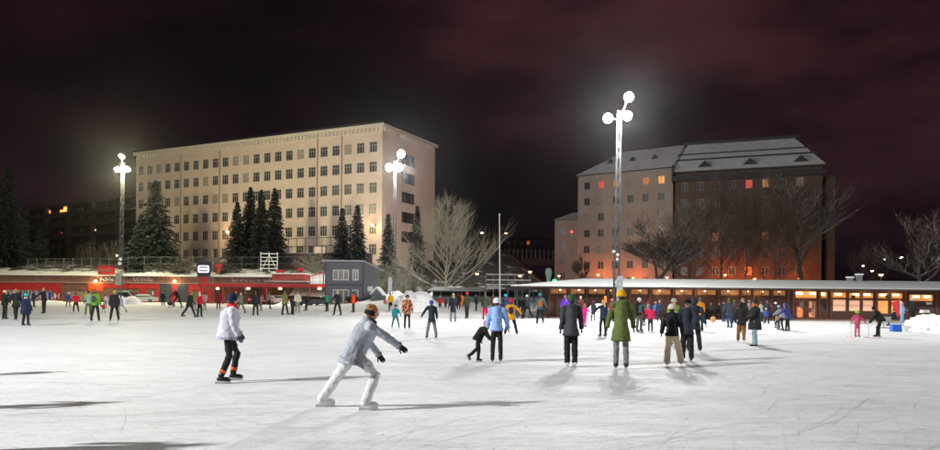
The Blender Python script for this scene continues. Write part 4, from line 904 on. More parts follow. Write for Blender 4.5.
# ------------------------------------------------------------------ cars
def car(loc, rz, col, label, roof=1.42, ln=4.3, lights=True):
    c = empty('parked_car', loc, rz, label, 'car', 'cars parked along the stand')
    m = mat('car paint '+str(col), col, .25, var=.03); w = .86; h = ln/2
    prof = [(-h, .35), (-h, .75), (-h+.1, .88), (-h*.55, .95), (-h*.28, roof), (h*.42, roof), (h*.85, .98), (h-.02, .92), (h, .4), (h-.3, .25), (-h+.3, .25)]
    n = len(prof); b = MB(); b.add([(x, -w*(1 if z < 1 else .8), z) for x, z in prof]+[(x, w*(1 if z < 1 else .8), z) for x, z in prof], [tuple(range(n)), tuple(range(2*n-1, n-1, -1))]+[(i, n+i, n+(i+1) % n, (i+1) % n) for i in range(n)])
    b.build('body', m, c)
    for s in (-1, 1):
        b = MB(); y = s*(w*.9+.012)
        b.add([(-h*.48, s*(w+.004), .98), (h*.75, s*(w+.004), 1.0), (h*.38, s*(w*.8+.012), roof-.08), (-h*.25, s*(w*.8+.012), roof-.08)], [(0, 1, 2, 3)]); b.build('side_window', GLASSD, c)
        for x in (-h*.62, h*.62):
            o = MB().tube([(x, s*(w-.12), .32), (x, s*(w+.03), .32)], .32, 14).build('wheel', BLACK, c); MB().tube([(x, s*(w+.031), .32), (x, s*(w+.045), .32)], .19, 10).build('rim', STEEL, o)
        MB().box(h-.015, h+.01, s*.72-.12, s*.72+.12, .68, .86).build('tail_light', REDL if lights else RED, c)
        MB().box(-h-.012, -h+.01, s*.62-.16, s*.62+.16, .6, .76).build('headlight', WHITEP, c)
    b = MB(); b.add([(h*.86, -w*.7, 1.0), (h*.86, w*.7, 1.0), (h*.46, w*.66, roof-.05), (h*.46, -w*.66, roof-.05)], [(0, 1, 2, 3)]); b.v = [(v[0]+.02, v[1], v[2]+.02) for v in b.v]; b.build('rear_window', GLASSD, c)
    b = MB(); b.add([(-h*.56-.01, w*.75, .98), (-h*.56-.01, -w*.75, .98), (-h*.3-.01, -w*.68, roof-.03), (-h*.3-.01, w*.68, roof-.03)], [(0, 1, 2, 3)]); b.v = [(v[0]-.01, v[1], v[2]+.02) for v in b.v]; b.build('windscreen', GLASSD, c)
    MB().box(h+.0, h+.025, -.26, .26, .5, .6).build('number_plate', WHITEP, c)
    return c
def gp(px, py, d): q = P(px, py, d); return (q.x, d, 0)
car(gp(276, 304, 108), R(-60), (.62, .62, .63), 'white hatchback under the red canopy, tail lights on')
car(gp(263, 304, 109), R(-70), (.03, .03, .035), 'black car parked left of the white hatchback')
car(gp(254.5, 304, 110), R(-75), (.10, .01, .01), 'dark red car half hidden behind the black standing skater', 1.5)
car(gp(293, 304, 108), R(-70), (.02, .02, .025), 'black car behind the man in the olive jacket')
car(gp(306, 304, 100), R(-20), (.02, .018, .02), 'low black estate car at the right end of the canopy', 1.35)
car(gp(318, 304, 99), R(0), (.015, .015, .02), 'black car in front of the snowy bank beside the booth', 1.3)
car(gp(352, 304, 89), R(-80), (.012, .012, .014), 'black car hidden against the foot of the booth', 1.4)
car(gp(143, 302, 114), R(8), (.45, .47, .46), 'silver car behind the snow mound by the arched niches')
car(gp(124, 302, 115.3), R(0), (.3, .36, .38), 'grey-blue van body behind the left mast foot', 1.95)

# ------------------------------------------------------------------ people
FAB = {}
def fab(col, rough=.8, kind=None):
    k = (tuple(col), kind)
    if k in FAB: return FAB[k]
    if kind == 'plaid':
        m = mat('plaid %s' % (col,), col, .85); t = m.node_tree; bs = t.nodes['Principled BSDF']
        tc = N(t, 'ShaderNodeTexCoord'); q = N(t, 'ShaderNodeMapping'); q.inputs['Scale'].default_value = (1, 1, 1); t.links.new(tc.outputs['Object'], q.inputs[0])
        ck = N(t, 'ShaderNodeTexChecker', Scale=9.0); ck.inputs[1].default_value = (.35, .09, .03, 1); ck.inputs[2].default_value = (.05, .02, .02, 1)
        n = N(t, 'ShaderNodeTexNoise', Scale=7); rmp = N(t, 'ShaderNodeValToRGB'); rmp.color_ramp.elements[0].position = .5; rmp.color_ramp.elements[1].position = .56
        rmp.color_ramp.elements[0].color = (0, 0, 0, 1)
        mx_ = N(t, 'ShaderNodeMix', data_type='RGBA'); mx_.inputs[7].default_value = (.6, .32, .18, 1)
        t.links.new(q.outputs[0], ck.inputs[0]); t.links.new(ck.outputs[0], mx_.inputs[6]); t.links.new(n.outputs[0], rmp.inputs[0]); t.links.new(rmp.outputs[0], mx_.inputs[0]); t.links.new(mx_.outputs[2], bs.inputs['Base Color'])
    else: m = mat('fabric %.2f %.2f %.2f %s' % (*col, kind or ''), col, rough, .6, 14, .14, 6)
    m.node_tree.nodes['Principled BSDF'].inputs['Specular IOR Level'].default_value = .15
    FAB[k] = m; return m
SKIN = mat('skin', (.55, .30, .21), .55, var=.05)
BOOTB = mat('black skate boot', (.015, .015, .017), .4); BOOTW = mat('white skate boot', (.7, .7, .7), .4)
BLADE = mat('skate blade', (.6, .62, .64), .25, metal=.9)
def fk(s, lean=0, side=0, hl=(3, 1.5), kl=7, hr=(1, 2), kr=4, al=(5, 9), el=14, ar=(5, 9), er=14, look=0, pelvis=None, skate=True, **_):
    J = {}; pel = Vector((0, 0, 0))
    up = Vector((math.sin(R(side)), math.sin(R(lean)), math.cos(R(lean)))).normalized(); rt = Vector((1, 0, 0)); rt = (rt-up*rt.dot(up)).normalized(); fw = up.cross(rt)
    def dv(flex, abd, sgn): return Vector((sgn*math.sin(R(abd)), math.sin(R(flex))*math.cos(R(abd)), -math.cos(R(flex))*math.cos(R(abd))))
    for sg, h, k, nm in ((-1, hl, kl, 'l'), (1, hr, kr, 'r')):
        hip = pel+rt*(sg*.095); kn = hip+dv(h[0], h[1], sg)*.44; an = kn+dv(h[0]-k, h[1], sg)*.42
        J['hip'+nm], J['kn'+nm], J['an'+nm] = hip, kn, an
    for sg, a, e_, nm in ((-1, al, el, 'l'), (1, ar, er, 'r')):
        sh_ = up*.47+rt*(sg*.195); elb = sh_+dv(a[0], a[1], sg)*.28; wr = elb+dv(a[0]+e_, a[1]*.7, sg)*.25
        J['sh'+nm], J['el'+nm], J['wr'+nm] = sh_, elb, wr
    J['pel'] = pel; J['up'], J['rt'], J['fw'] = up, rt, fw; J['neck'] = up*.52
    hu = (up*.6+Vector((0, 0, .4))).normalized() if lean > 25 else (up*.4+Vector((0, 0, .6))).normalized()
    J['hu'] = hu; J['head'] = J['neck']+hu*.165
    mz = min(J['anl'].z, J['anr'].z); base = .10+(.045 if skate else 0); off = Vector((0, 0, base-mz))
    mid = (J['anl']+J['anr'])*.5; off.x = -mid.x; off.y = -mid.y
    for k in J:
        if k not in ('up', 'rt', 'fw', 'hu'): J[k] = J[k]+off
        if k not in ('up', 'rt', 'fw', 'hu'): J[k] = J[k]*s
    return J
def person(px, fy, hy, jc, tcol, label, a=0, coat='short', hat=None, hair=(.05, .03, .02), long=False, hood=False, slim=False, glove=(.02, .02, .02), boot='b', puffer=False, kind=None, h=None, z=0, skate=True, socks=None, loose=False, backpack=None, scarf=None, jz=None, pos=None, bulk=1.0, child=False, pom=None, **pose):
    q = G(px, fy, z) if pos is None else Vector(pos); d = q.y
    H = (fy-hy)/F*d if h is None else h
    nat = 1.80 if skate else 1.745
    lean = pose.get('lean', 0)
    probe = fk(1, skate=skate, **pose); top_z = probe['head'].z+.135
    s = H/top_z if h is None else H/nat
    t = empty('person', (q.x, q.y, z), R(-a), label, 'person', 'people at the ice rink')
    vox = max(.0135, min(.05, d*.00105))*(1 if s > .5 else .8)
    J = fk(s, skate=skate, **pose); up, rt, fw, hu = J['up'], J['rt'], J['fw'], J['hu']
    hs = s if not child else s*1.12; hs = max(hs, .62)
    hd = J['head']+hu*(hs-s)*.1
    hf = fw if lean < 20 else (fw+Vector((0, .8, 0))).normalized(); hr_ = hf.cross(hu).normalized(); hf = hu.cross(hr_).normalized()
    la = R(pose.get('look', 0)); hf, hr_ = hf*math.cos(la)+hr_*math.sin(la), hr_*math.cos(la)-hf*math.sin(la)
    M = Matrix((hr_, hf, hu)).transposed()
    nearp = d < 32
    # body
    b = MB()
    b.tube([J['pel']-up*.08*s, J['pel']+up*.12*s, J['pel']+up*.32*s, J['pel']+up*.46*s, J['neck']], [(x*s, y*s) for x, y in ((.11, .08), (.11, .08), (.12, .08), (.10, .06), (.05, .05))], 10, up=rt)
    b.tube([J['neck']-up*.05*s, hd], .052*s, 8)
    b.ell(hd, (.074*hs, .092*hs, .113*hs), 12, 9, M.to_4x4()); b.ell(hd+M @ Vector((0, .02, -.06))*hs, (.055*hs, .07*hs, .055*hs), 10, 6, M.to_4x4())
    b.ell(hd+M @ Vector((0, .098, -.012))*hs, (.015*hs, .022*hs, .028*hs), 6, 5, M.to_4x4())
    for sg in (-1, 1): b.ell(hd+M @ Vector((sg*.077, 0, -.01))*hs, (.012*hs, .02*hs, .032*hs), 6, 5, M.to_4x4())
    for n_ in 'lr':
        b.tube([J['sh'+n_]*.75+J['neck']*.25-up*.03*s, J['el'+n_], J['wr'+n_]], [.035*s, .032*s, .026*s], 8); b.tube([J['hip'+n_].lerp(J['pel'], .4), J['kn'+n_], J['an'+n_]], [.055*s, .045*s, .036*s], 8)
    o = b.build('body', SKIN, t); remesh(o, max(.018*hs/1, vox*1.0), 1)
    if abs(((a+180) % 360)-180) > 50 and d < 45:
        for sg in (-1, 1): MB().ell(hd+M @ Vector((sg*.03, .084, .012))*hs, .0125*hs, 6, 5).build('eye', BLACK, t)
        MB().ell(hd+M @ Vector((0, .088, -.055))*hs, (.022*hs, .008*hs, .006*hs), 6, 4, M.to_4x4()).build('mouth', mat('lips', (.35, .1, .09), .5), t)
    # trousers
    b = MB(); wl = (.088, .068, .06) if slim else ((.112, .095, .098) if loose else (.10, .08, .072))
    b.ell(J['pel']-up*.0*s, (.155*s*bulk, .125*s*bulk, .13*s), 12, 8)
    for n_ in 'lr':
        k, an = J['kn'+n_], J['an'+n_]; hp = J['hip'+n_]; e_ = an+(an-k).normalized()*(.015 if slim else .045)*s
        hp = hp.lerp(J['pel'], .28); b.tube([hp+(hp-k)*.04, hp.lerp(k, .3), hp.lerp(k, .7), k, k.lerp(an, .35), k.lerp(an, .7), e_], [x*s for x in (wl[0]*.8, wl[0]*.97, (wl[0]+wl[1])/2, wl[1], wl[1]*1.0, (wl[1]+wl[2])/2*.97, wl[2])], 10)
    o = b.build('trousers', fab(tcol), t); remesh(o, vox, 2)
    if d < 30:
        tx = bpy.data.textures.get('folds2') or bpy.data.textures.new('folds2', 'CLOUDS'); tx.noise_scale = .07; tx.noise_depth = 1
        m_d = o.modifiers.new('d', 'DISPLACE'); m_d.texture = tx; m_d.strength = .026*s; m_d.mid_level = .5
    # jacket
    hem = {'crop': -.02, 'short': .11, 'hip': .15, 'mid': .22, 'long': .35}[coat]
    gv = (up*.45+Vector((0, 0, .55))).normalized()
    hx = (J['knl']+J['knr'])/2-J['pel']; tilt = hx.normalized()*(-1); dn = (gv+tilt*.6).normalized() if coat == 'long' else (gv+tilt*.25).normalized(); fxm = max(0, min(1, (max(pose.get('hl', (0, 0))[0], pose.get('hr', (0, 0))[0])-8)/25))*(.05 if not -1 < lean-12 < -5 else .04)
    ctrs = []; rd = []
    k = max(1, int(hem/.1))
    for i in range(k, 0, -1): ctrs.append(J['pel']-dn*hem*s*i/k); rd.append((.203+.02*i/k*hem/.2, .166+fxm+.02*i/k*hem/.2))
    prof = [(0.0, .188, .145+fxm*.8), (.10, .175, .135+fxm*.3), (.20, .172, .132), (.30, .182, .138), (.38, .186, .138), (.44, .168, .122), (.485, .125, .098), (.525, .082, .078), (.56, .072, .072)]
    for f, x, y in prof: ctrs.append(J['pel']+up*f*s); rd.append((x, y))
    if puffer:
        c2, r2_ = [], []
        for i in range(len(ctrs)-1):
            for tt in (0, .5):
                c2.append(ctrs[i].lerp(ctrs[i+1], tt)); rx = rd[i][0]*(1-tt)+rd[i+1][0]*tt; ry = rd[i][1]*(1-tt)+rd[i+1][1]*tt; g_2 = .016 if tt else -.012; r2_.append((rx+g_2, ry+g_2))
        c2.append(ctrs[-1]); r2_.append(rd[-1]); ctrs, rd = c2, r2_
    b = MB(); b.tube(ctrs, [(x*s*bulk, y*s*bulk) for x, y in rd], 16, up=rt)
    # slimmer arms need the elliptical u-axis along rt
    for n_ in 'lr':
        sh_, el_, wr = J['sh'+n_], J['el'+n_], J['wr'+n_]; ra = [.072, .078, .068, .066, .058, .05]
        if puffer: ra = [x*1.15 for x in ra]
        pts = [sh_+up*.0*s-(sh_-J['pel']-up*.475*s)*.25, sh_, sh_.lerp(el_, .5), el_, el_.lerp(wr, .5), wr+(wr-el_)*.04]
        b.tube(pts, [x*s*bulk**.5 for x in ra], 10)
    b.tube([J['shl']-up*.012*s, J['shl'].lerp(J['neck'], .55)+up*.012*s, J['neck']+up*.01*s, J['shr'].lerp(J['neck'], .55)+up*.012*s, J['shr']-up*.012*s], [(.062*s, .062*s), (.07*s, .06*s), (.075*s, .055*s), (.07*s, .06*s), (.062*s, .062*s)], 10)
    if hood:
        b.ell(J['neck']-fw*.075*s+up*.0*s, (.12*s, .085*s, .075*s), 10, 7)
    else: b.tube([J['neck']-up*.03*s, J['neck']+up*.055*s], [(.085*s, .085*s), (.068*s, .07*s)], 12, up=rt)
    o = b.build('jacket', fab(jc, .75, kind), t); remesh(o, vox, 2)
    # wrinkle relief on nearby coats
    if d < 40:
        tx = bpy.data.textures.get('folds') or bpy.data.textures.new('folds', 'CLOUDS'); tx.noise_scale = .085; tx.noise_depth = 2
        for ob_ in (o,):
            m_d = ob_.modifiers.new('d', 'DISPLACE'); m_d.texture = tx; m_d.strength = .029*s; m_d.mid_level = .5
    if kind == 'vest': pass
    if hood == 'up': MB().ell(hd+M @ Vector((0, -.022, .012))*hs, (.108*hs, .112*hs, .138*hs), 12, 9, M.to_4x4()).build('hood', fab(jc), t, smooth=True)
    if jz:
        b = MB(); b.tube([J['pel']+up*.03*s, J['pel']+up*.2*s, J['pel']+up*.38*s, J['pel']+up*.45*s], [(.19*s, .147*s), (.182*s, .142*s), (.195*s, .147*s), (.16*s, .12*s)], 14, up=rt); b.build('vest', fab(jz), t, smooth=True)
    if scarf: MB().tube([J['neck']-up*.02*s, J['neck']+up*.03*s, J['neck']+up*.075*s], [.10*s, .112*s, .09*s], 12).build('scarf', fab(scarf), t, smooth=True)
    if backpack: 
        b = MB(); c = J['pel']+up*.27*s-fw*.18*s; Mb = Matrix((rt, fw, up)).transposed().to_4x4(); b.ell(c, (.135*s, .085*s, .2*s), 10, 7, Mb); b.build('backpack', fab(backpack), t, smooth=True)
    # gloves: palm, four fingers, thumb
    for n_, sg in (('l', -1), ('r', 1)):
        wr, el_ = J['wr'+n_], J['el'+n_]; ax = (wr-el_).normalized(); b = MB(); sd = (rt-ax*rt.dot(ax)).normalized(); nn = ax.cross(sd)
        fd = nn if abs(nn.dot(Vector((0, 1, 0)))) > .3 else sd
        wv = ax.cross(Vector((1, 0, 0))); wv = wv.normalized() if wv.length > .1 else Vector((0, 1, 0)); inn = ax.cross(wv).normalized()
        b.tube([wr-ax*.01*s, wr+ax*.03*s, wr+ax*.085*s], [(.03*s, .026*s), (.042*s, .02*s), (.04*s, .017*s)], 8, up=inn)
        for i_, (o_, l_) in enumerate(((-.03, .055), (-.01, .068), (.011, .064), (.031, .05))):
            p0 = wr+ax*.078*s+wv*o_*s; p1 = p0+ax*l_*.55*s; p2 = p1+(ax*.75+inn*(-sg)*.4*0+Vector((0, 0, -.1))).normalized()*l_*.5*s
            b.tube([p0, p1, p2], [.0115*s, .011*s, .008*s], 5)
        p0 = wr+ax*.03*s+wv*.034*s; b.tube([p0, p0+(ax*.6+wv*.7)*.035*s, p0+(ax*1.0+wv*.7)*.06*s], [.015*s, .013*s, .009*s], 5)
        b.build('glove', fab(glove), t, smooth=True)
    # skates
    bt = {'b': BOOTB, 'w': BOOTW}[boot]
    for n_ in 'lr':
        an, kn = J['an'+n_], J['kn'+n_]; lift = an.z-(.145 if skate else .1)*s; pit = 0
        if lift > .06*s: pit = max(0, math.atan2(kn.y-an.y, kn.z-an.z)+R(10))
        Fm = Matrix.Rotation(-pit, 3, 'X'); f_ = Fm @ Vector((0, 1, 0)); dn_ = Fm @ Vector((0, 0, -1))
        b = MB(); ax = (kn-an).normalized()
        b.tube([an+ax*.12*s, an+ax*.02*s, an+dn_*.05*s-f_*.01*s], [(.055*s, .058*s), (.048*s, .055*s), (.044*s, .06*s)], 8)
        b.tube([an+dn_*.05*s-f_*.075*s, an+dn_*.055*s-f_*.03*s, an+dn_*.055*s+f_*.06*s, an+dn_*.068*s+f_*.14*s, an+dn_*.075*s+f_*.19*s], [(.03*s, .04*s), (.04*s, .048*s), (.043*s, .044*s), (.045*s, .032*s), (.025*s, .02*s)], 8, up=rt)
        o = b.build('skate' if skate else 'boot', bt, t, smooth=True)
        if skate:
            b = MB(); Rt = Vector((.004*s, 0, 0)); c0 = an+dn_*.10*s; pts = [c0-f_*.11*s, c0+f_*.17*s, c0+f_*.20*s+dn_*.025*s, c0+f_*.17*s+dn_*.045*s, c0-f_*.11*s+dn_*.045*s]
            n5 = len(pts); b.add([p-Rt for p in pts]+[p+Rt for p in pts], [tuple(range(n5)), tuple(range(2*n5-1, n5-1, -1))]+[(i, n5+i, n5+(i+1) % n5, (i+1) % n5) for i in range(n5)]); b.build('blade', BLADE, o)
    # hair / hat
    if hair is not None and hood != 'up':
        b = MB(); b.ell(hd+M @ Vector((0, -.02, .018 if not hat or hat[1] == 'band' else -.022))*hs, (.085*hs, (.096 if not hat or hat[1] == 'band' else .09)*hs, (.112 if not hat or hat[1] == 'band' else .09)*hs), 12, 8, M.to_4x4())
        if long:
            b.tube([hd+M @ Vector((0, -.07, .04))*hs, hd+M @ Vector((0, -.10, -.08))*hs, hd+M @ Vector((0, -.125, -.2))*hs, hd+M @ Vector((0, -.13, -.29))*hs], [(.06*hs, .03*hs), (.075*hs, .04*hs), (.07*hs, .03*hs), (.03*hs, .012*hs)], 8, up=hr_)
        b.build('hair', mat('hair %.2f %.2f' % hair[:2], hair, .6, .6, 30, .3, 20), t, smooth=True)
    if socks:
        for n_ in 'lr':
            an, kn = J['an'+n_], J['kn'+n_]; ax = (kn-an).normalized(); MB().tube([an+ax*.07*s, an+ax*.13*s], [.066*s, .07*s], 10).build('sock', fab(socks), t, smooth=True)
    if d < 20:
        for n_ in 'lr':
            wr, el_ = J['wr'+n_], J['el'+n_]; ax = (wr-el_).normalized(); MB().tube([wr-ax*.03*s, wr-ax*.012*s, wr+ax*.012*s], [.060*s, .062*s, .054*s], 12).build('cuff', fab(tuple(x*.6 for x in jc)), t, smooth=True)
        MB().tube([ctrs[0]+up*.008*s, ctrs[0]+up*.035*s], [(rd[0][0]*s*bulk+.007, rd[0][1]*s*bulk+.007)]*2, 18, up=rt).build('hem_band', fab(tuple(x*.75 for x in jc)), t, smooth=True)
    if hat and hat[1] == 'band':
        c = hd+M @ Vector((0, -.035, -.005))*hs; MB().tube([c-hu*.04*hs, c-hu*.03*hs, c+hu*.02*hs, c+hu*.03*hs], [(x*.95*hs, x*.98*hs) for x in (.088, .095, .095, .088)], 14, up=hr_).build('headband', fab(hat[0]), t, smooth=True)
        MB().ell(hd+M @ Vector((0, -.075, .07))*hs, (.055*hs, .05*hs, .05*hs), 10, 7).build('hair_bun', MATS['hair %.2f %.2f' % hair[:2]], t, smooth=True)
    elif hat:
        b = MB(); rr_2 = [(-.01, .096), (.02, .101), (.05, .102), (.085, .092), (.115, .067), (.133, .03), (.137, .008)]
        c = hd+M @ Vector((0, -.008, 0))*hs
        if hat[1] == 'helmet': rr_2 = [(-.02, .112), (.02, .125), (.06, .125), (.10, .108), (.135, .075), (.152, .03), (.155, .01)]
        b.tube([c+hu*z_*hs for z_, r_ in rr_2], [(r_*.93*hs, r_*1.06*hs) for z_, r_ in rr_2], 14, up=hr_)
        o = b.build('helmet' if hat[1] == 'helmet' else 'hat', fab(hat[0]), t, smooth=True)
        if hat[1] == 'cuff': MB().tube([c-hu*.022*hs, c-hu*.015*hs, c+hu*.03*hs, c+hu*.037*hs], [(x*.95*hs, x*1.08*hs) for x in (.098, .108, .108, .098)], 14, up=hr_).build('hat_cuff', fab(hat[0]), o, smooth=True)
        if hat[1] == 'cap': MB().tube([c+hf*.07*hs+hu*.01*hs, c+hf*.17*hs-hu*.004*hs], [(.07*hs, .008*hs), (.05*hs, .006*hs)], 10, up=hr_).build('visor', fab(hat[0]), o)
        if pom or hat[1] == 'pom': MB().ell(c+hu*.155*hs, .03*hs, 8, 6).build('pompom', fab(pom or hat[0]), o, smooth=True)
    return t
BK = (.018, .018, .02); NV = (.02, .03, .065); GY = (.22, .22, .22); DG = (.05, .055, .062)
STR = dict(hr=(24, 3), kr=12, hl=(-18, 6), kl=14, ar=(-15, 12), er=15, al=(20, 12), el=20, lean=6)
STL = dict(hl=(24, 3), kl=12, hr=(-18, 6), kr=14, al=(-15, 12), el=15, ar=(20, 12), er=20, lean=6)
WID = dict(hl=(4, 13), kl=8, hr=(4, 13), kr=8, al=(10, 25), ar=(10, 25), lean=5)
GLD = dict(lean=16, hl=(22, 6), kl=34, hr=(10, 6), kr=26, al=(18, 20), ar=(-8, 20), el=20, er=20)
KICK = dict(lean=18, hl=(22, 3), kl=26, hr=(-28, 6), kr=38, al=(30, 20), el=20, ar=(-20, 15), er=15)
# --- nearest figures
person(343, 408, 297, (.37, .40, .45), (.66, .66, .66), 'skater in pale grey jacket and white trousers striding right with one arm stretched forward', a=72, coat='hip', hat=((.015, .012, .012), 'band'), hair=(.33, .13, .035), h=1.71, boot='w', hood=True, lean=27, hr=(47, 2), kr=68, hl=(-30, 20), kl=1, ar=(58, 6), er=-4, al=(14, 8), el=24, look=-15, scarf=(.02, .02, .025), pos=(G(344, 408.5).x, G(344, 408.5).y, 0))
person(227, 382.5, 292.5, (.56, .55, .64), BK, 'woman in white jacket with red collar, black leggings and navy hat gliding right', a=68, coat='short', hat=((.015, .02, .05), 'cuff'), hair=(.03, .02, .02), slim=True, scarf=(.6, .02, .03), lean=9, hl=(26, 4), kl=36, hr=(4, 4), kr=26, ar=(2, 8), er=24, al=(8, 8), el=26, bulk=1.08, glove=(.06, .06, .09), boot='b', socks=(.7, .16, .03))
person(496.5, 362.5, 297.5, (.27, .44, .80), BK, 'adult in light blue puffer jacket and white beanie seen from behind', a=8, coat='short', hat=((.75, .76, .78), 'cuff'), puffer=True, hood=True, bulk=1.08, slim=True, ar=(6, 14), al=(2, 10), hl=(0, 1), hr=(5, 1), glove=(.1, .1, .13))
person(474, 362, 323, BK, BK, 'small child in black snowsuit and pink hat bending and lifting one foot', a=70, coat='short', hat=((.75, .10, .28), 'cuff'), hair=(.55, .25, .25), lean=34, hl=(12, 4), kl=14, hr=(-10, 4), kr=42, al=(32, 14), ar=(20, 10), child=True, h=1.08, bulk=1.1, scarf=(.7, .4, .45), boot='b')
person(571, 367, 294, DG, BK, 'man in dark grey jacket and green beanie seen from behind', a=-6, coat='mid', hat=((.04, .11, .04), 'cuff'), hood=True, loose=False, ar=(4, 12), al=(2, 6), hl=(2, 0), hr=(0, 0), boot='w', bulk=1.1)
person(621, 369.5, 289.5, (.115, .155, .045), (.20, .20, .20), 'tall man in long olive green parka and yellow beanie seen from behind', a=4, coat='long', hat=((.72, .40, .02), 'cuff'), hood=True, slim=True, ar=(4, 13), al=(4, 13), bulk=1.1, hl=(2, 1), hr=(2, 2), boot='b')
person(674, 366.5, 303.5, (.022, .022, .025), (.80, .66, .47), 'woman in black puffer jacket, beige trousers and cream beanie facing the couple', a=18, coat='short', hat=((.66, .60, .48), 'cuff'), puffer=True, hood=True, loose=True, hl=(0, 2), hr=(12, 11), kr=10, ar=(10, 12), al=(6, 12), bulk=1.08, boot='w')
person(687, 361.5, 298.5, (.03, .037, .05), BK, 'man in dark jacket and black cap facing the beige-trousered woman', a=205, coat='mid', hat=((.015, .015, .015), 'cap'), ar=(15, 14), er=30, al=(22, 14), el=35, look=8)
person(694, 352, 297.5, (.035, .045, .065), (.02, .03, .025), 'hooded skater in navy jacket just behind the man in the black cap', a=15, coat='mid', hood='up', **{k: v for k, v in GLD.items() if k != 'lean'})
person(673.5, 345, 298, (.26, .42, .04), BK, 'person in lime jacket and pale hat behind the cream beanie', a=170, coat='short', hat=((.5, .52, .42), 'cuff'))
person(755, 346, 298.5, (.028, .034, .036), (.26, .40, .46), 'person in black parka, orange scarf and light blue jeans turned left', a=-70, coat='long', hat=((.04, .03, .03), 'cuff'), scarf=(.75, .25, .02), loose=True, ar=(10, 8), er=60, al=(10, 8), el=55, boot='b', bulk=1.08, skate=False)
person(741, 342.5, 302, (.03, .026, .024), (.26, .12, .03), 'hooded person in black down coat and brown corduroy trousers', a=20, coat='mid', hood='up', puffer=True, ar=(8, 8), al=(8, 8), loose=False, boot='w')
person(742.5, 333, 298, (.03, .03, .035), (.02, .02, .02), 'man in dark coat looking over the hooded down coat', a=185, coat='mid', hair=(.25, .2, .16))
person(603, 337, 299.5, (.025, .038, .085), BK, 'blond skater in navy jacket reaching a beige mitten to the left', a=-25, coat='short', hair=(.62, .40, .14), long=True, slim=True, al=(10, 52), el=8, ar=(8, 12), glove=(.5, .36, .2), hl=(0, 6), hr=(4, 6))
person(511, 335, 299.5, (.72, .33, .01), BK, 'child in mustard yellow coat and red hat with arm held out', a=5, coat='mid', hat=((.65, .02, .03), 'pom'), backpack=(.05, .03, .03), hl=(2, 13), hr=(4, 14), ar=(8, 48), er=10, al=(5, 26), bulk=1.1, child=True)
person(431.5, 338.5, 300, (.02, .028, .05), (.18, .19, .19), 'skater in navy parka with blue hat and grey trousers looking down left', a=-20, coat='mid', hat=((.03, .08, .42), 'cuff'), hood=True, lean=6, al=(14, 34), el=6, ar=(0, 12), glove=(.5, .5, .48), hl=(3, 9), hr=(3, 9), bulk=1.05)
person(407, 329, 294.5, (.35, .09, .03), BK, 'woman in orange and brown patterned jacket with black leggings', a=170, coat='mid', kind='plaid', hat=((.08, .05, .04), 'cuff'), slim=True, bulk=1.08)
person(395.5, 328, 304.5, (.02, .22, .28), (.02, .10, .13), 'small child in teal snowsuit beside the patterned jacket', a=165, coat='short', hat=((.03, .05, .07), 'cuff'), al=(20, 20), child=True, hl=(2, 12), hr=(2, 12), bulk=1.15)
# --- middle distance, left
person(4.5, 319.5, 290, BK, BK, 'person in black jacket with pale yellow hat at the left edge', a=20, hat=((.6, .45, .2), 'cuff'), coat='short', bulk=1.15, ar=(6, 22), glove=(.6, .6, .6))
person(16, 320.5, 288.5, (.02, .02, .025), BK, 'black-clad skater with reddish hair stepping left', a=-60, hair=(.35, .13, .05), coat='mid', **STR)
person(24.5, 307, 290, (.03, .06, .03), BK, 'distant skater with yellow-green scarf behind the turquoise hat', a=10, scarf=(.4, .5, .02))
person(25.5, 326, 293, (.015, .022, .06), BK, 'child in long navy coat and turquoise hat seen from behind', a=10, coat='long', hat=((.03, .36, .42), 'cuff'), scarf=(.5, .5, .48), bulk=1.25, al=(8, 22), hl=(2, 4), hr=(2, 4))
person(44, 313.5, 287.5, (.018, .022, .022), (.02, .03, .022), 'black-clad skater holding one arm out to the left', a=-80, hair=(.45, .3, .15), al=(42, 20), el=10, ar=(45, 18), er=5, hl=(-8, 10), hr=(14, 10), lean=8)
person(49.5, 303.5, 290, (.03, .08, .42), BK, 'distant skater in bright blue jacket behind the arm-stretching skater', a=30)
person(68, 307, 292.5, (.02, .10, .38), (.10, .12, .06), 'child in blue jacket with white hat under the faded board', a=15, hat=((.7, .7, .72), 'cuff'), hl=(0, 12), hr=(0, 12), child=True)
person(76, 312.5, 292.5, (.60, .015, .03), (.03, .015, .015), 'skater in bright red jacket with dark hair leaning left', a=-40, **GLD)
person(84.5, 304, 291, (.45, .40, .03), BK, 'distant skater in yellow jacket left of the green one', a=0)
person(88, 316, 290.5, (.28, .36, .28), (.10, .14, .06), 'skater in grey-green jacket stepping left', a=-30, **STR)
person(95, 321, 289.5, (.13, .30, .03), BK, 'skater in bright green and black jacket with brown cap seen from behind', a=0, hat=((.2, .1, .04), 'cuff'), backpack=(.05, .07, .07), bulk=1.1, hl=(2, 8), hr=(2, 8))
person(103.5, 313, 303, (.55, .015, .03), BK, 'tiny child in red snowsuit between the green and black skaters', a=150, lean=20, child=True, bulk=1.2, hl=(25, 8), kl=30, hr=(25, 8), kr=30)
person(114.5, 321, 290, (.018, .018, .02), BK, 'broad skater in black coat with yellow-tinted cap', a=165, coat='mid', hat=((.35, .25, .05), 'cuff'), bulk=1.25, hl=(2, 8), hr=(2, 8))
person(105.5, 308, 294, (.65, .6, .62), GY, 'distant skater in whitish jacket behind the black coat', a=0)
person(122.5, 313.5, 295.5, (.36, .33, .46), (.33, .33, .36), 'child in lilac jacket leaning left beside the black coat', a=-60, lean=10, hr=(-30, 6), kr=14, hl=(14, 4), kl=10, child=True)
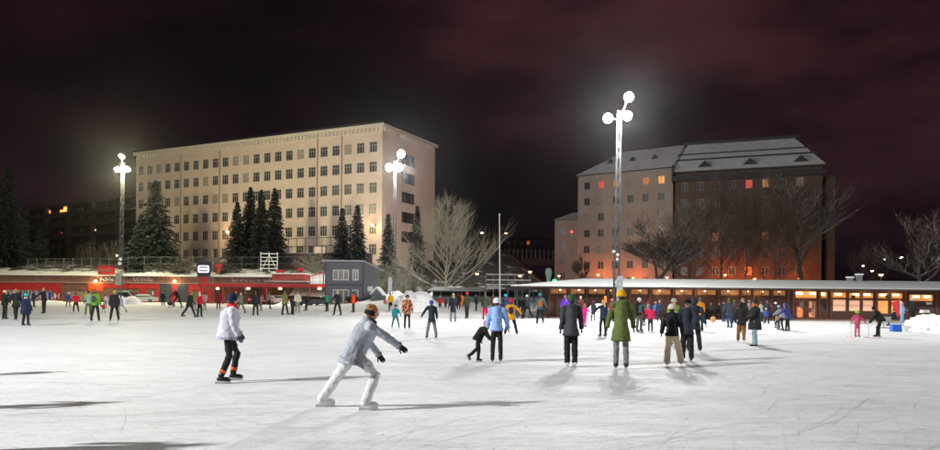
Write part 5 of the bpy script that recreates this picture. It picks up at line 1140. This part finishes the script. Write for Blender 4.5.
hk = person(178, 307.5, 288.5, BK, BK, 'hockey player in black leaning left over a stick near the garage doors', a=-75, lean=28, hl=(35, 10), kl=40, hr=(-10, 12), kr=10, al=(45, 5), el=10, ar=(50, 5), er=10, hat=((.35, .35, .36), 'helmet'))
q = G(172.5, 307.5)
hs_ = empty('hockey_stick', (q.x, q.y-.2, 0), 0, 'pale hockey stick held by the player near the garage doors', 'hockey stick')
MB().tube([(-.1, 0, .03), (.75, .1, 1.1)], .025, 5).build('shaft', mat('pale wood', (.5, .42, .28), .6), hs_); MB().box(-.42, -.08, -.015, .015, .01, .09).build('blade', BLACK, hs_)
q = G(170.3, 305.5); e_ = empty('kit_bag', (q.x, q.y, 0), 0, 'dark kit bag lying on the ice below the garage door', 'bag')
MB().ell((0, 0, .28), (.42, .25, .28), 10, 7).build('bag_body', BLACK, e_); MB().tube([(-.2, 0, .5), (0, 0, .68), (.2, 0, .5)], .025, 5).build('handle', DARKM, e_)
person(188.5, 317.5, 291, (.016, .018, .018), BK, 'black-clad skater with legs wide apart left of the red vest', a=60, lean=10, hr=(26, 4), kr=8, hl=(-26, 4), kl=8, al=(25, 10), ar=(-20, 10), hair=(.12, .1, .1), coat='mid')
person(194.5, 311, 289, (.14, .20, .05), GY, 'skater in moss green jacket behind the red vest', a=10)
person(199.5, 317, 291.5, (.66, .02, .06), BK, 'skater in pinkish red jacket with light hair and black trousers', a=20, hair=(.5, .4, .28), scarf=(.6, .55, .45), slim=False, hl=(2, 4), hr=(2, 4))
person(204.5, 310.5, 292, (.45, .40, .32), (.35, .33, .3), 'distant skater in cream clothes right of the red one', a=0)
person(218.5, 309.5, 290, (.22, .015, .025), (.12, .02, .02), 'distant skater in dark red under the first canopy lamp', a=-20, hair=(.08, .04, .03))
person(236, 309, 291, (.03, .035, .05), BK, 'distant dark skater just right of the white jacket', a=20, hair=(.5, .3, .2))
person(241.5, 313.5, 292.5, (.15, .15, .09), (.12, .12, .07), 'skater in khaki clothes striding left of the tall black one', a=-50, hair=(.55, .45, .3), **STL)
person(255.5, 316, 291, BK, BK, 'slim black-clad skater standing upright under the canopy', a=0, hl=(2, 4), hr=(2, 4))
person(259.3, 311, 293, (.3, .12, .11), (.15, .15, .15), 'small distant skater partly behind the slim black one', a=30, **KICK)
person(285, 315, 290, (.17, .16, .05), BK, 'man in olive yellow jacket with black trousers standing by the cars', a=40, coat='mid', hl=(2, 10), hr=(10, 10), hair=(.03, .03, .03))
person(292.5, 315, 298, BK, BK, 'child in black beside the olive yellow jacket', a=20, loose=True, child=True, bulk=1.2)
person(297.5, 313.5, 291, (.50, .46, .36), (.20, .20, .16), 'person in cream jacket and brown hat by the cars', a=160, hat=((.25, .12, .04), 'cuff'))
person(327, 311.5, 292.5, (.015, .27, .13), BK, 'skater in emerald green jacket holding both arms to the left', a=-60, al=(70, 10), ar=(75, 12), hl=(0, 4), hr=(4, 4))
person(337.5, 315.5, 290.5, (.02, .022, .03), (.018, .02, .024), 'dark-clad skater gliding with knees bent before the booth', a=200, hair=(.4, .3, .28), **WID)
person(353.5, 312.5, 291.5, (.72, .07, .01), (.04, .035, .03), 'person in bright orange jacket and black hat at the booth corner', a=-80, hat=(BK, 'cuff'), coat='mid')
person(374.5, 307, 291.5, (.2, .2, .24), BK, 'distant grey-clad person before the small shed', a=0)
person(379.5, 307, 292, (.4, .38, .35), BK, 'distant person in pale jacket right of the grey-clad one', a=0)
person(385, 309, 298, (.6, .12, .2), BK, 'distant child in pink left of the yellow jacket', a=0, child=True)
person(390.5, 311.5, 292.5, (.70, .38, .01), BK, 'person in yellow jacket and black trousers left of the big snow heap', a=0, hair=(.02, .02, .02))
# --- centre distance
person(440, 310.5, 296, (.52, .03, .02), BK, 'child in red jacket and white hat right of the big snow heap', a=0, hat=((.6, .6, .6), 'cuff'))
person(445.5, 310.5, 297.5, (.10, .03, .025), BK, 'child in dark red beside the red jacket', a=20)
person(453, 322.5, 293, (.018, .022, .035), (.18, .19, .2), 'person in long navy parka with fur hood and grey trousers', a=-10, coat='long', hair=(.35, .26, .16), scarf=(.35, .26, .16), hl=(-2, 4), hr=(8, 4))
person(458.5, 311, 293, BK, BK, 'distant black-clad person left of the orange coat', a=0)
person(461.5, 310.5, 293, (.75, .20, .03), (.3, .12, .05), 'person in long orange coat before the grey shelter panels', a=0, coat='long', hair=(.1, .05, .03))
person(467, 318.5, 292, (.035, .05, .03), BK, 'skater in dark green coat with red hat', a=-40, coat='mid', hat=((.72, .03, .02), 'pom'), hl=(-4, 3), hr=(8, 3))
person(485, 320, 292, (.04, .05, .035), (.55, .01, .05), 'person in dark green coat with crimson trousers behind the blue puffer', a=15, coat='mid')
person(505, 320, 294, (.02, .035, .08), BK, 'skater in navy with turquoise hat behind the yellow coat', a=20, hat=((.03, .3, .5), 'cuff'), **STL)
person(517.5, 316.5, 296, BK, BK, 'dark-clad person with pale face right of the yellow coat', a=180, hair=(.05, .05, .05))
person(528, 319, 294.5, (.02, .028, .045), BK, 'skater in dark navy with pale blue hat leaning into a stride', a=-50, hat=((.4, .5, .6), 'cuff'), **STL)
person(523, 317, 297, BK, (.1, .03, .03), 'distant dark person behind the pale blue hat', a=0)
person(540, 325, 293, (.05, .12, .15), BK, 'skater in teal jacket with brown vest and teal hat lifting one foot', a=10, hat=((.04, .2, .26), 'cuff'), jz=(.33, .13, .03), coat='short', hl=(2, 4), hr=(-14, 8), kr=24, ar=(4, 24), al=(4, 20))
person(565, 322, 295, (.14, .04, .50), BK, 'person in violet jacket behind the man in dark grey', a=0, coat='mid', hair=(.3, .1, .12))
person(584.5, 327, 304, (.75, .02, .22), (.75, .02, .22), 'child in hot pink snowsuit with brown hair', a=60, hair=(.35, .16, .06), child=True, al=(40, 10), ar=(45, 10), bulk=1.1)
person(580.5, 322, 296, (.10, .03, .03), BK, 'distant person with red-brown hair behind the pink child', a=160, hair=(.5, .4, .35))
person(612, 322, 299, (.3, .02, .06), BK, 'child with pink hat half hidden behind the olive parka', a=0, hat=((.75, .08, .2), 'cuff'), child=True)
# --- right of centre
person(639, 332, 297.5, (.02, .024, .03), (.14, .14, .13), 'person in black jacket and white hat holding a teal bag', a=150, hat=((.75, .75, .75), 'cuff'), jz=(.05, .15, .15), hl=(2, 4), hr=(4, 5))
person(643.5, 326, 304.5, (.55, .02, .03), BK, 'child in red jacket left of the pink one', a=60, child=True)
person(650.5, 332, 305.5, (.78, .02, .13), (.03, .03, .04), 'child in bright pink jacket and purple hat', a=-10, hat=((.12, .05, .25), 'cuff'), child=True, bulk=1.2, ar=(6, 26), al=(6, 26))
person(659.5, 322, 300, (.02, .03, .06), BK, 'distant navy-clad person left of the cream beanie', a=10, hair=(.3, .15, .12))
person(700.5, 331.5, 297.5, (.72, .30, .01), (.025, .03, .028), 'person in mustard jacket and dark trousers skating away', a=-15, coat='short', hair=(.1, .06, .04), lean=6, al=(5, 18), ar=(18, 22), bulk=1.12, hl=(0, 3), hr=(5, 3))
for px, fy, hy, jc, lb, sc_ in ((706.5, 317.5, 301.5, (.03, .03, .04), 'seated person in dark clothes at the left of the bench', (.3, .3, .32)), (712.5, 318, 300.5, (.06, .06, .065), 'seated person with tan bag in the middle of the bench', None), (719, 318, 301, (.025, .025, .03), 'seated person in black on the bench looking down', None)):
    q_ = G(px, fy+.5); person(px, fy, hy, jc, BK, lb, a=175+(px-712)*4, coat='short', hair=(.1, .07, .05), h=1.7, lean=12, hl=(84, 6), kl=80, hr=(84, 6), kr=80, al=(40, 8), el=30, ar=(40, 8), er=30, scarf=sc_, pos=((px-CX)/F*52.4, 52.4, 0))
e_ = empty('bench', ((712.5-CX)/F*52.55, 52.55, 0), 0, 'low wooden bench against the pavilion under the seated people', 'bench')
for k in range(3): MB().box(-1.1, 1.1, .10+k*.13, .21+k*.13, .36, .40).build('slat', mat('bench wood', (.16, .08, .04), .7), e_)
for x in (-.9, .9): MB().box(x-.04, x+.04, .12, .46, 0, .357).build('leg', DARKM, e_)
q = G(713, 322.5); e_ = empty('bag', (q.x, q.y, 0), 0, 'tan round bag on the ice before the bench', 'bag')
MB().ell((0, 0, .2), (.2, .13, .2), 10, 7).build('sack', mat('tan leather', (.42, .2, .06), .6), e_); MB().tube([(-.1, 0, .36), (0, 0, .5), (.1, 0, .36)], .015, 5).build('handle', DARKM, e_)
person(730, 328.5, 298, (.055, .07, .09), (.03, .07, .16), 'man in slate blue jacket and jeans skating away', a=-12, coat='mid', hair=(.08, .06, .05), hl=(-10, 8), kl=12, hr=(12, 8), kr=8, lean=10, al=(10, 12), ar=(-8, 12))
person(767, 323.5, 300, (.02, .025, .035), BK, 'dark-clad adult with navy hat behind the small blue child', a=180, hat=((.03, .05, .2), 'cuff'), coat='mid')
person(766, 324.5, 308, (.04, .08, .30), (.05, .05, .07), 'toddler in blue jacket on skates before the dark-clad adult', a=175, hat=((.35, .3, .2), 'cuff'), child=True, bulk=1.2, hl=(2, 12), hr=(2, 12))
person(775.5, 322, 302, BK, BK, 'person in black coat and white hat by the pavilion doors', a=10, hat=((.7, .7, .68), 'cuff'), coat='long')
person(787.5, 331.5, 303, (.045, .05, .19), BK, 'person in violet blue jacket leaning left over a child', a=-60, hat=((.05, .12, .4), 'cuff'), lean=22, coat='mid', al=(40, 8), ar=(42, 8), bulk=1.12, hl=(14, 8), kl=12, hr=(4, 8), kr=10)
person(781, 330.5, 305, (.25, .28, .33), BK, 'person in pale blue and grey bending beside the violet blue jacket', a=-40, hat=((.3, .45, .6), 'cuff'), lean=26, hl=(30, 6), kl=40, hr=(20, 6), kr=30, al=(40, 5), ar=(40, 5))
person(776.5, 328, 312, (.33, .2, .13), BK, 'crouching small child with tan jacket left of the violet blue jacket', a=-40, child=True, lean=15, hl=(40, 5), kl=55, hr=(40, 5), kr=55)
person(857, 337, 311, (.62, .10, .20), (.62, .10, .20), 'toddler in pink snowsuit and lime green helmet between white support poles', a=180, hat=((.25, .65, .02), 'helmet'), child=True, bulk=1.25, al=(14, 38), ar=(14, 38), glove=(.1, .02, .03), boot='b')
person(878, 337.5, 304, (.018, .02, .024), BK, 'adult in black bending towards the pink toddler', a=-70, lean=34, hl=(26, 14), kl=20, hr=(8, 14), kr=12, al=(20, 10), ar=(16, 10), h=1.42, hat=(BK, 'cuff'), coat='short', bulk=1.15)
q = G(857, 337.5); s = q.y/700
sa = empty('skating_aid', (q.x, q.y-.25, 0), 0, 'white support frame on runners held by the pink toddler', 'skating aid')
for x in (-9*s, 9*s):
    MB().tube([(x, 0, .02), (x*.95, .08, .62)], .018, 6).build('upright', WHITEP, sa); MB().tube([(x, -.3, .02), (x, .35, .02)], .018, 6).build('runner', mat('pink plastic', (.7, .3, .35), .5), sa)
MB().tube([(-9*s*.95, .08, .62), (9*s*.95, .08, .62)], .018, 6).build('handlebar', mat('aid grip', (.3, .05, .06), .6), sa)
person(888.5, 324, 304, (.02, .022, .03), BK, 'dark figure sitting on the sledge chair by the lit window', a=-60, h=1.35, lean=8, hl=(80, 6), kl=80, hr=(80, 6), kr=80, al=(40, 8), ar=(40, 8), el=30, er=30, pos=(G(888.5, 326).x, G(888.5, 326).y, 0))
person(902, 325, 302, (.22, .36, .48), (.22, .36, .48), 'person in pale blue coverall and hood beside the red banner', a=150, hood='up', al=(20, 6), ar=(20, 6), el=50, er=50)
person(912.5, 323.5, 297.5, BK, BK, 'person in black coat with pale hat before the dark side door', a=170, coat='mid', hat=((.4, .42, .36), 'cuff'), bulk=1.08)
for px, fy, hy, jc, lb, kw in (
  (622.5, 318, 300, (.03, .03, .05), 'distant dark-clad person glimpsed right of the olive parka', {}), (648, 319.5, 301, (.12, .13, .15), 'distant grey-clad person behind the pink jacket child', {}), (655, 320, 302, (.05, .1, .25), 'distant blue-clad child near the navy-clad person', dict(child=True)),
  (697, 321, 303, BK, 'dark child left of the seated people', dict(child=True)), (723.5, 322, 301, (.02, .02, .025), 'black-clad person standing at the right end of the bench', {}), (734.5, 324, 300, (.05, .03, .03), 'dark brown coat behind the slate blue jacket', dict(coat='mid')),
  (749, 322, 300, (.18, .12, .1), 'dull brown jacket in the crowd behind the down coat', {}), (761.5, 322, 301.5, (.3, .28, .26), 'person in pale grey jacket right of the orange scarf', {}), (770.5, 321, 303, (.3, .03, .03), 'child in dark red by the pavilion doors', dict(child=True)),
  (573, 320, 297, (.02, .03, .05), 'dark navy figure just behind the green beanie', {}), (593, 321, 301, (.04, .04, .045), 'small dark figure before the low snow heap', dict(child=True)), (548, 317, 297, (.03, .03, .035), 'dark figure under the pavilion porch', {}),
  (476, 312, 294, (.03, .03, .04), 'distant dark figure before the long shelter', {}), (494, 313, 295, (.2, .03, .03), 'distant person in dull red right of the white beanie', {}), (424, 311, 295.5, (.03, .03, .035), 'distant dark figure standing at the snow heap', {}),
  (306, 311, 293, (.03, .02, .02), 'distant dark figure before the low estate car', {}), (270, 309, 291.5, (.2, .2, .18), 'distant pale grey figure near the white hatchback', {}), (163, 306.5, 291, (.03, .03, .03), 'distant dark figure left of the hockey player', {}), (34, 307, 290.5, (.05, .05, .06), 'distant dark figure on the far left ice', {})):
    rk = random.Random(int(px*10)); kw.setdefault('bulk', 1.1); person(px, fy, hy, jc, rk.choice([BK, DG, NV]), lb, a=rk.uniform(-180, 180), hat=((rk.random()*.3, rk.random()*.2, rk.random()*.25), 'cuff') if rk.random() < .6 else None, hl=(rk.uniform(-8, 14), 3), hr=(rk.uniform(-8, 14), 3), **kw)
# people standing outside the left edge whose shadows cross the ice
person(-62, 377, 297, NV, BK, 'skater in navy just outside the left edge of the picture', a=60)
person(-70, 410, 297, BK, BK, 'dark skater nearest outside the left edge', a=60, **STR)
person(0, 0, 0, BK, BK, 'skater farthest outside the left edge, close to the viewer', a=60, h=1.75, pos=(-5.4, 7.0, 0))

# ------------------------------------------------------------------ cold night air: thin haze added for halos round the lamps
hb = MB().box(-430, 430, -70, 920, -1.2, 60).build('haze', None)
hm = bpy.data.materials.new('night air'); hm.use_nodes = True; ht = hm.node_tree; ht.nodes.remove(ht.nodes['Principled BSDF'])
hv = N(ht, 'ShaderNodeVolumePrincipled', Density=.00006, Anisotropy=.93); hv.inputs['Color'].default_value = (.9, .92, .95, 1)
ht.links.new(hv.outputs[0], ht.nodes['Material Output'].inputs['Volume']); hb.data.materials.append(hm); hb['kind'] = 'stuff'
# apply remesh modifiers in one pass
bpy.context.view_layer.update()
dg = bpy.context.evaluated_depsgraph_get()
new = [(o, bpy.data.meshes.new_from_object(o.evaluated_get(dg), depsgraph=dg)) for o in PENDING]
for o, me in new:
    old = o.data; o.modifiers.clear(); me.name = o.name
    mt = old.materials[0] if old.materials else None
    if me.materials: me.materials[0] = mt
    else: me.materials.append(mt)
    o.data = me
    if len(me.polygons): me.polygons.foreach_set('use_smooth', [True]*len(me.polygons))
    bpy.data.meshes.remove(old)
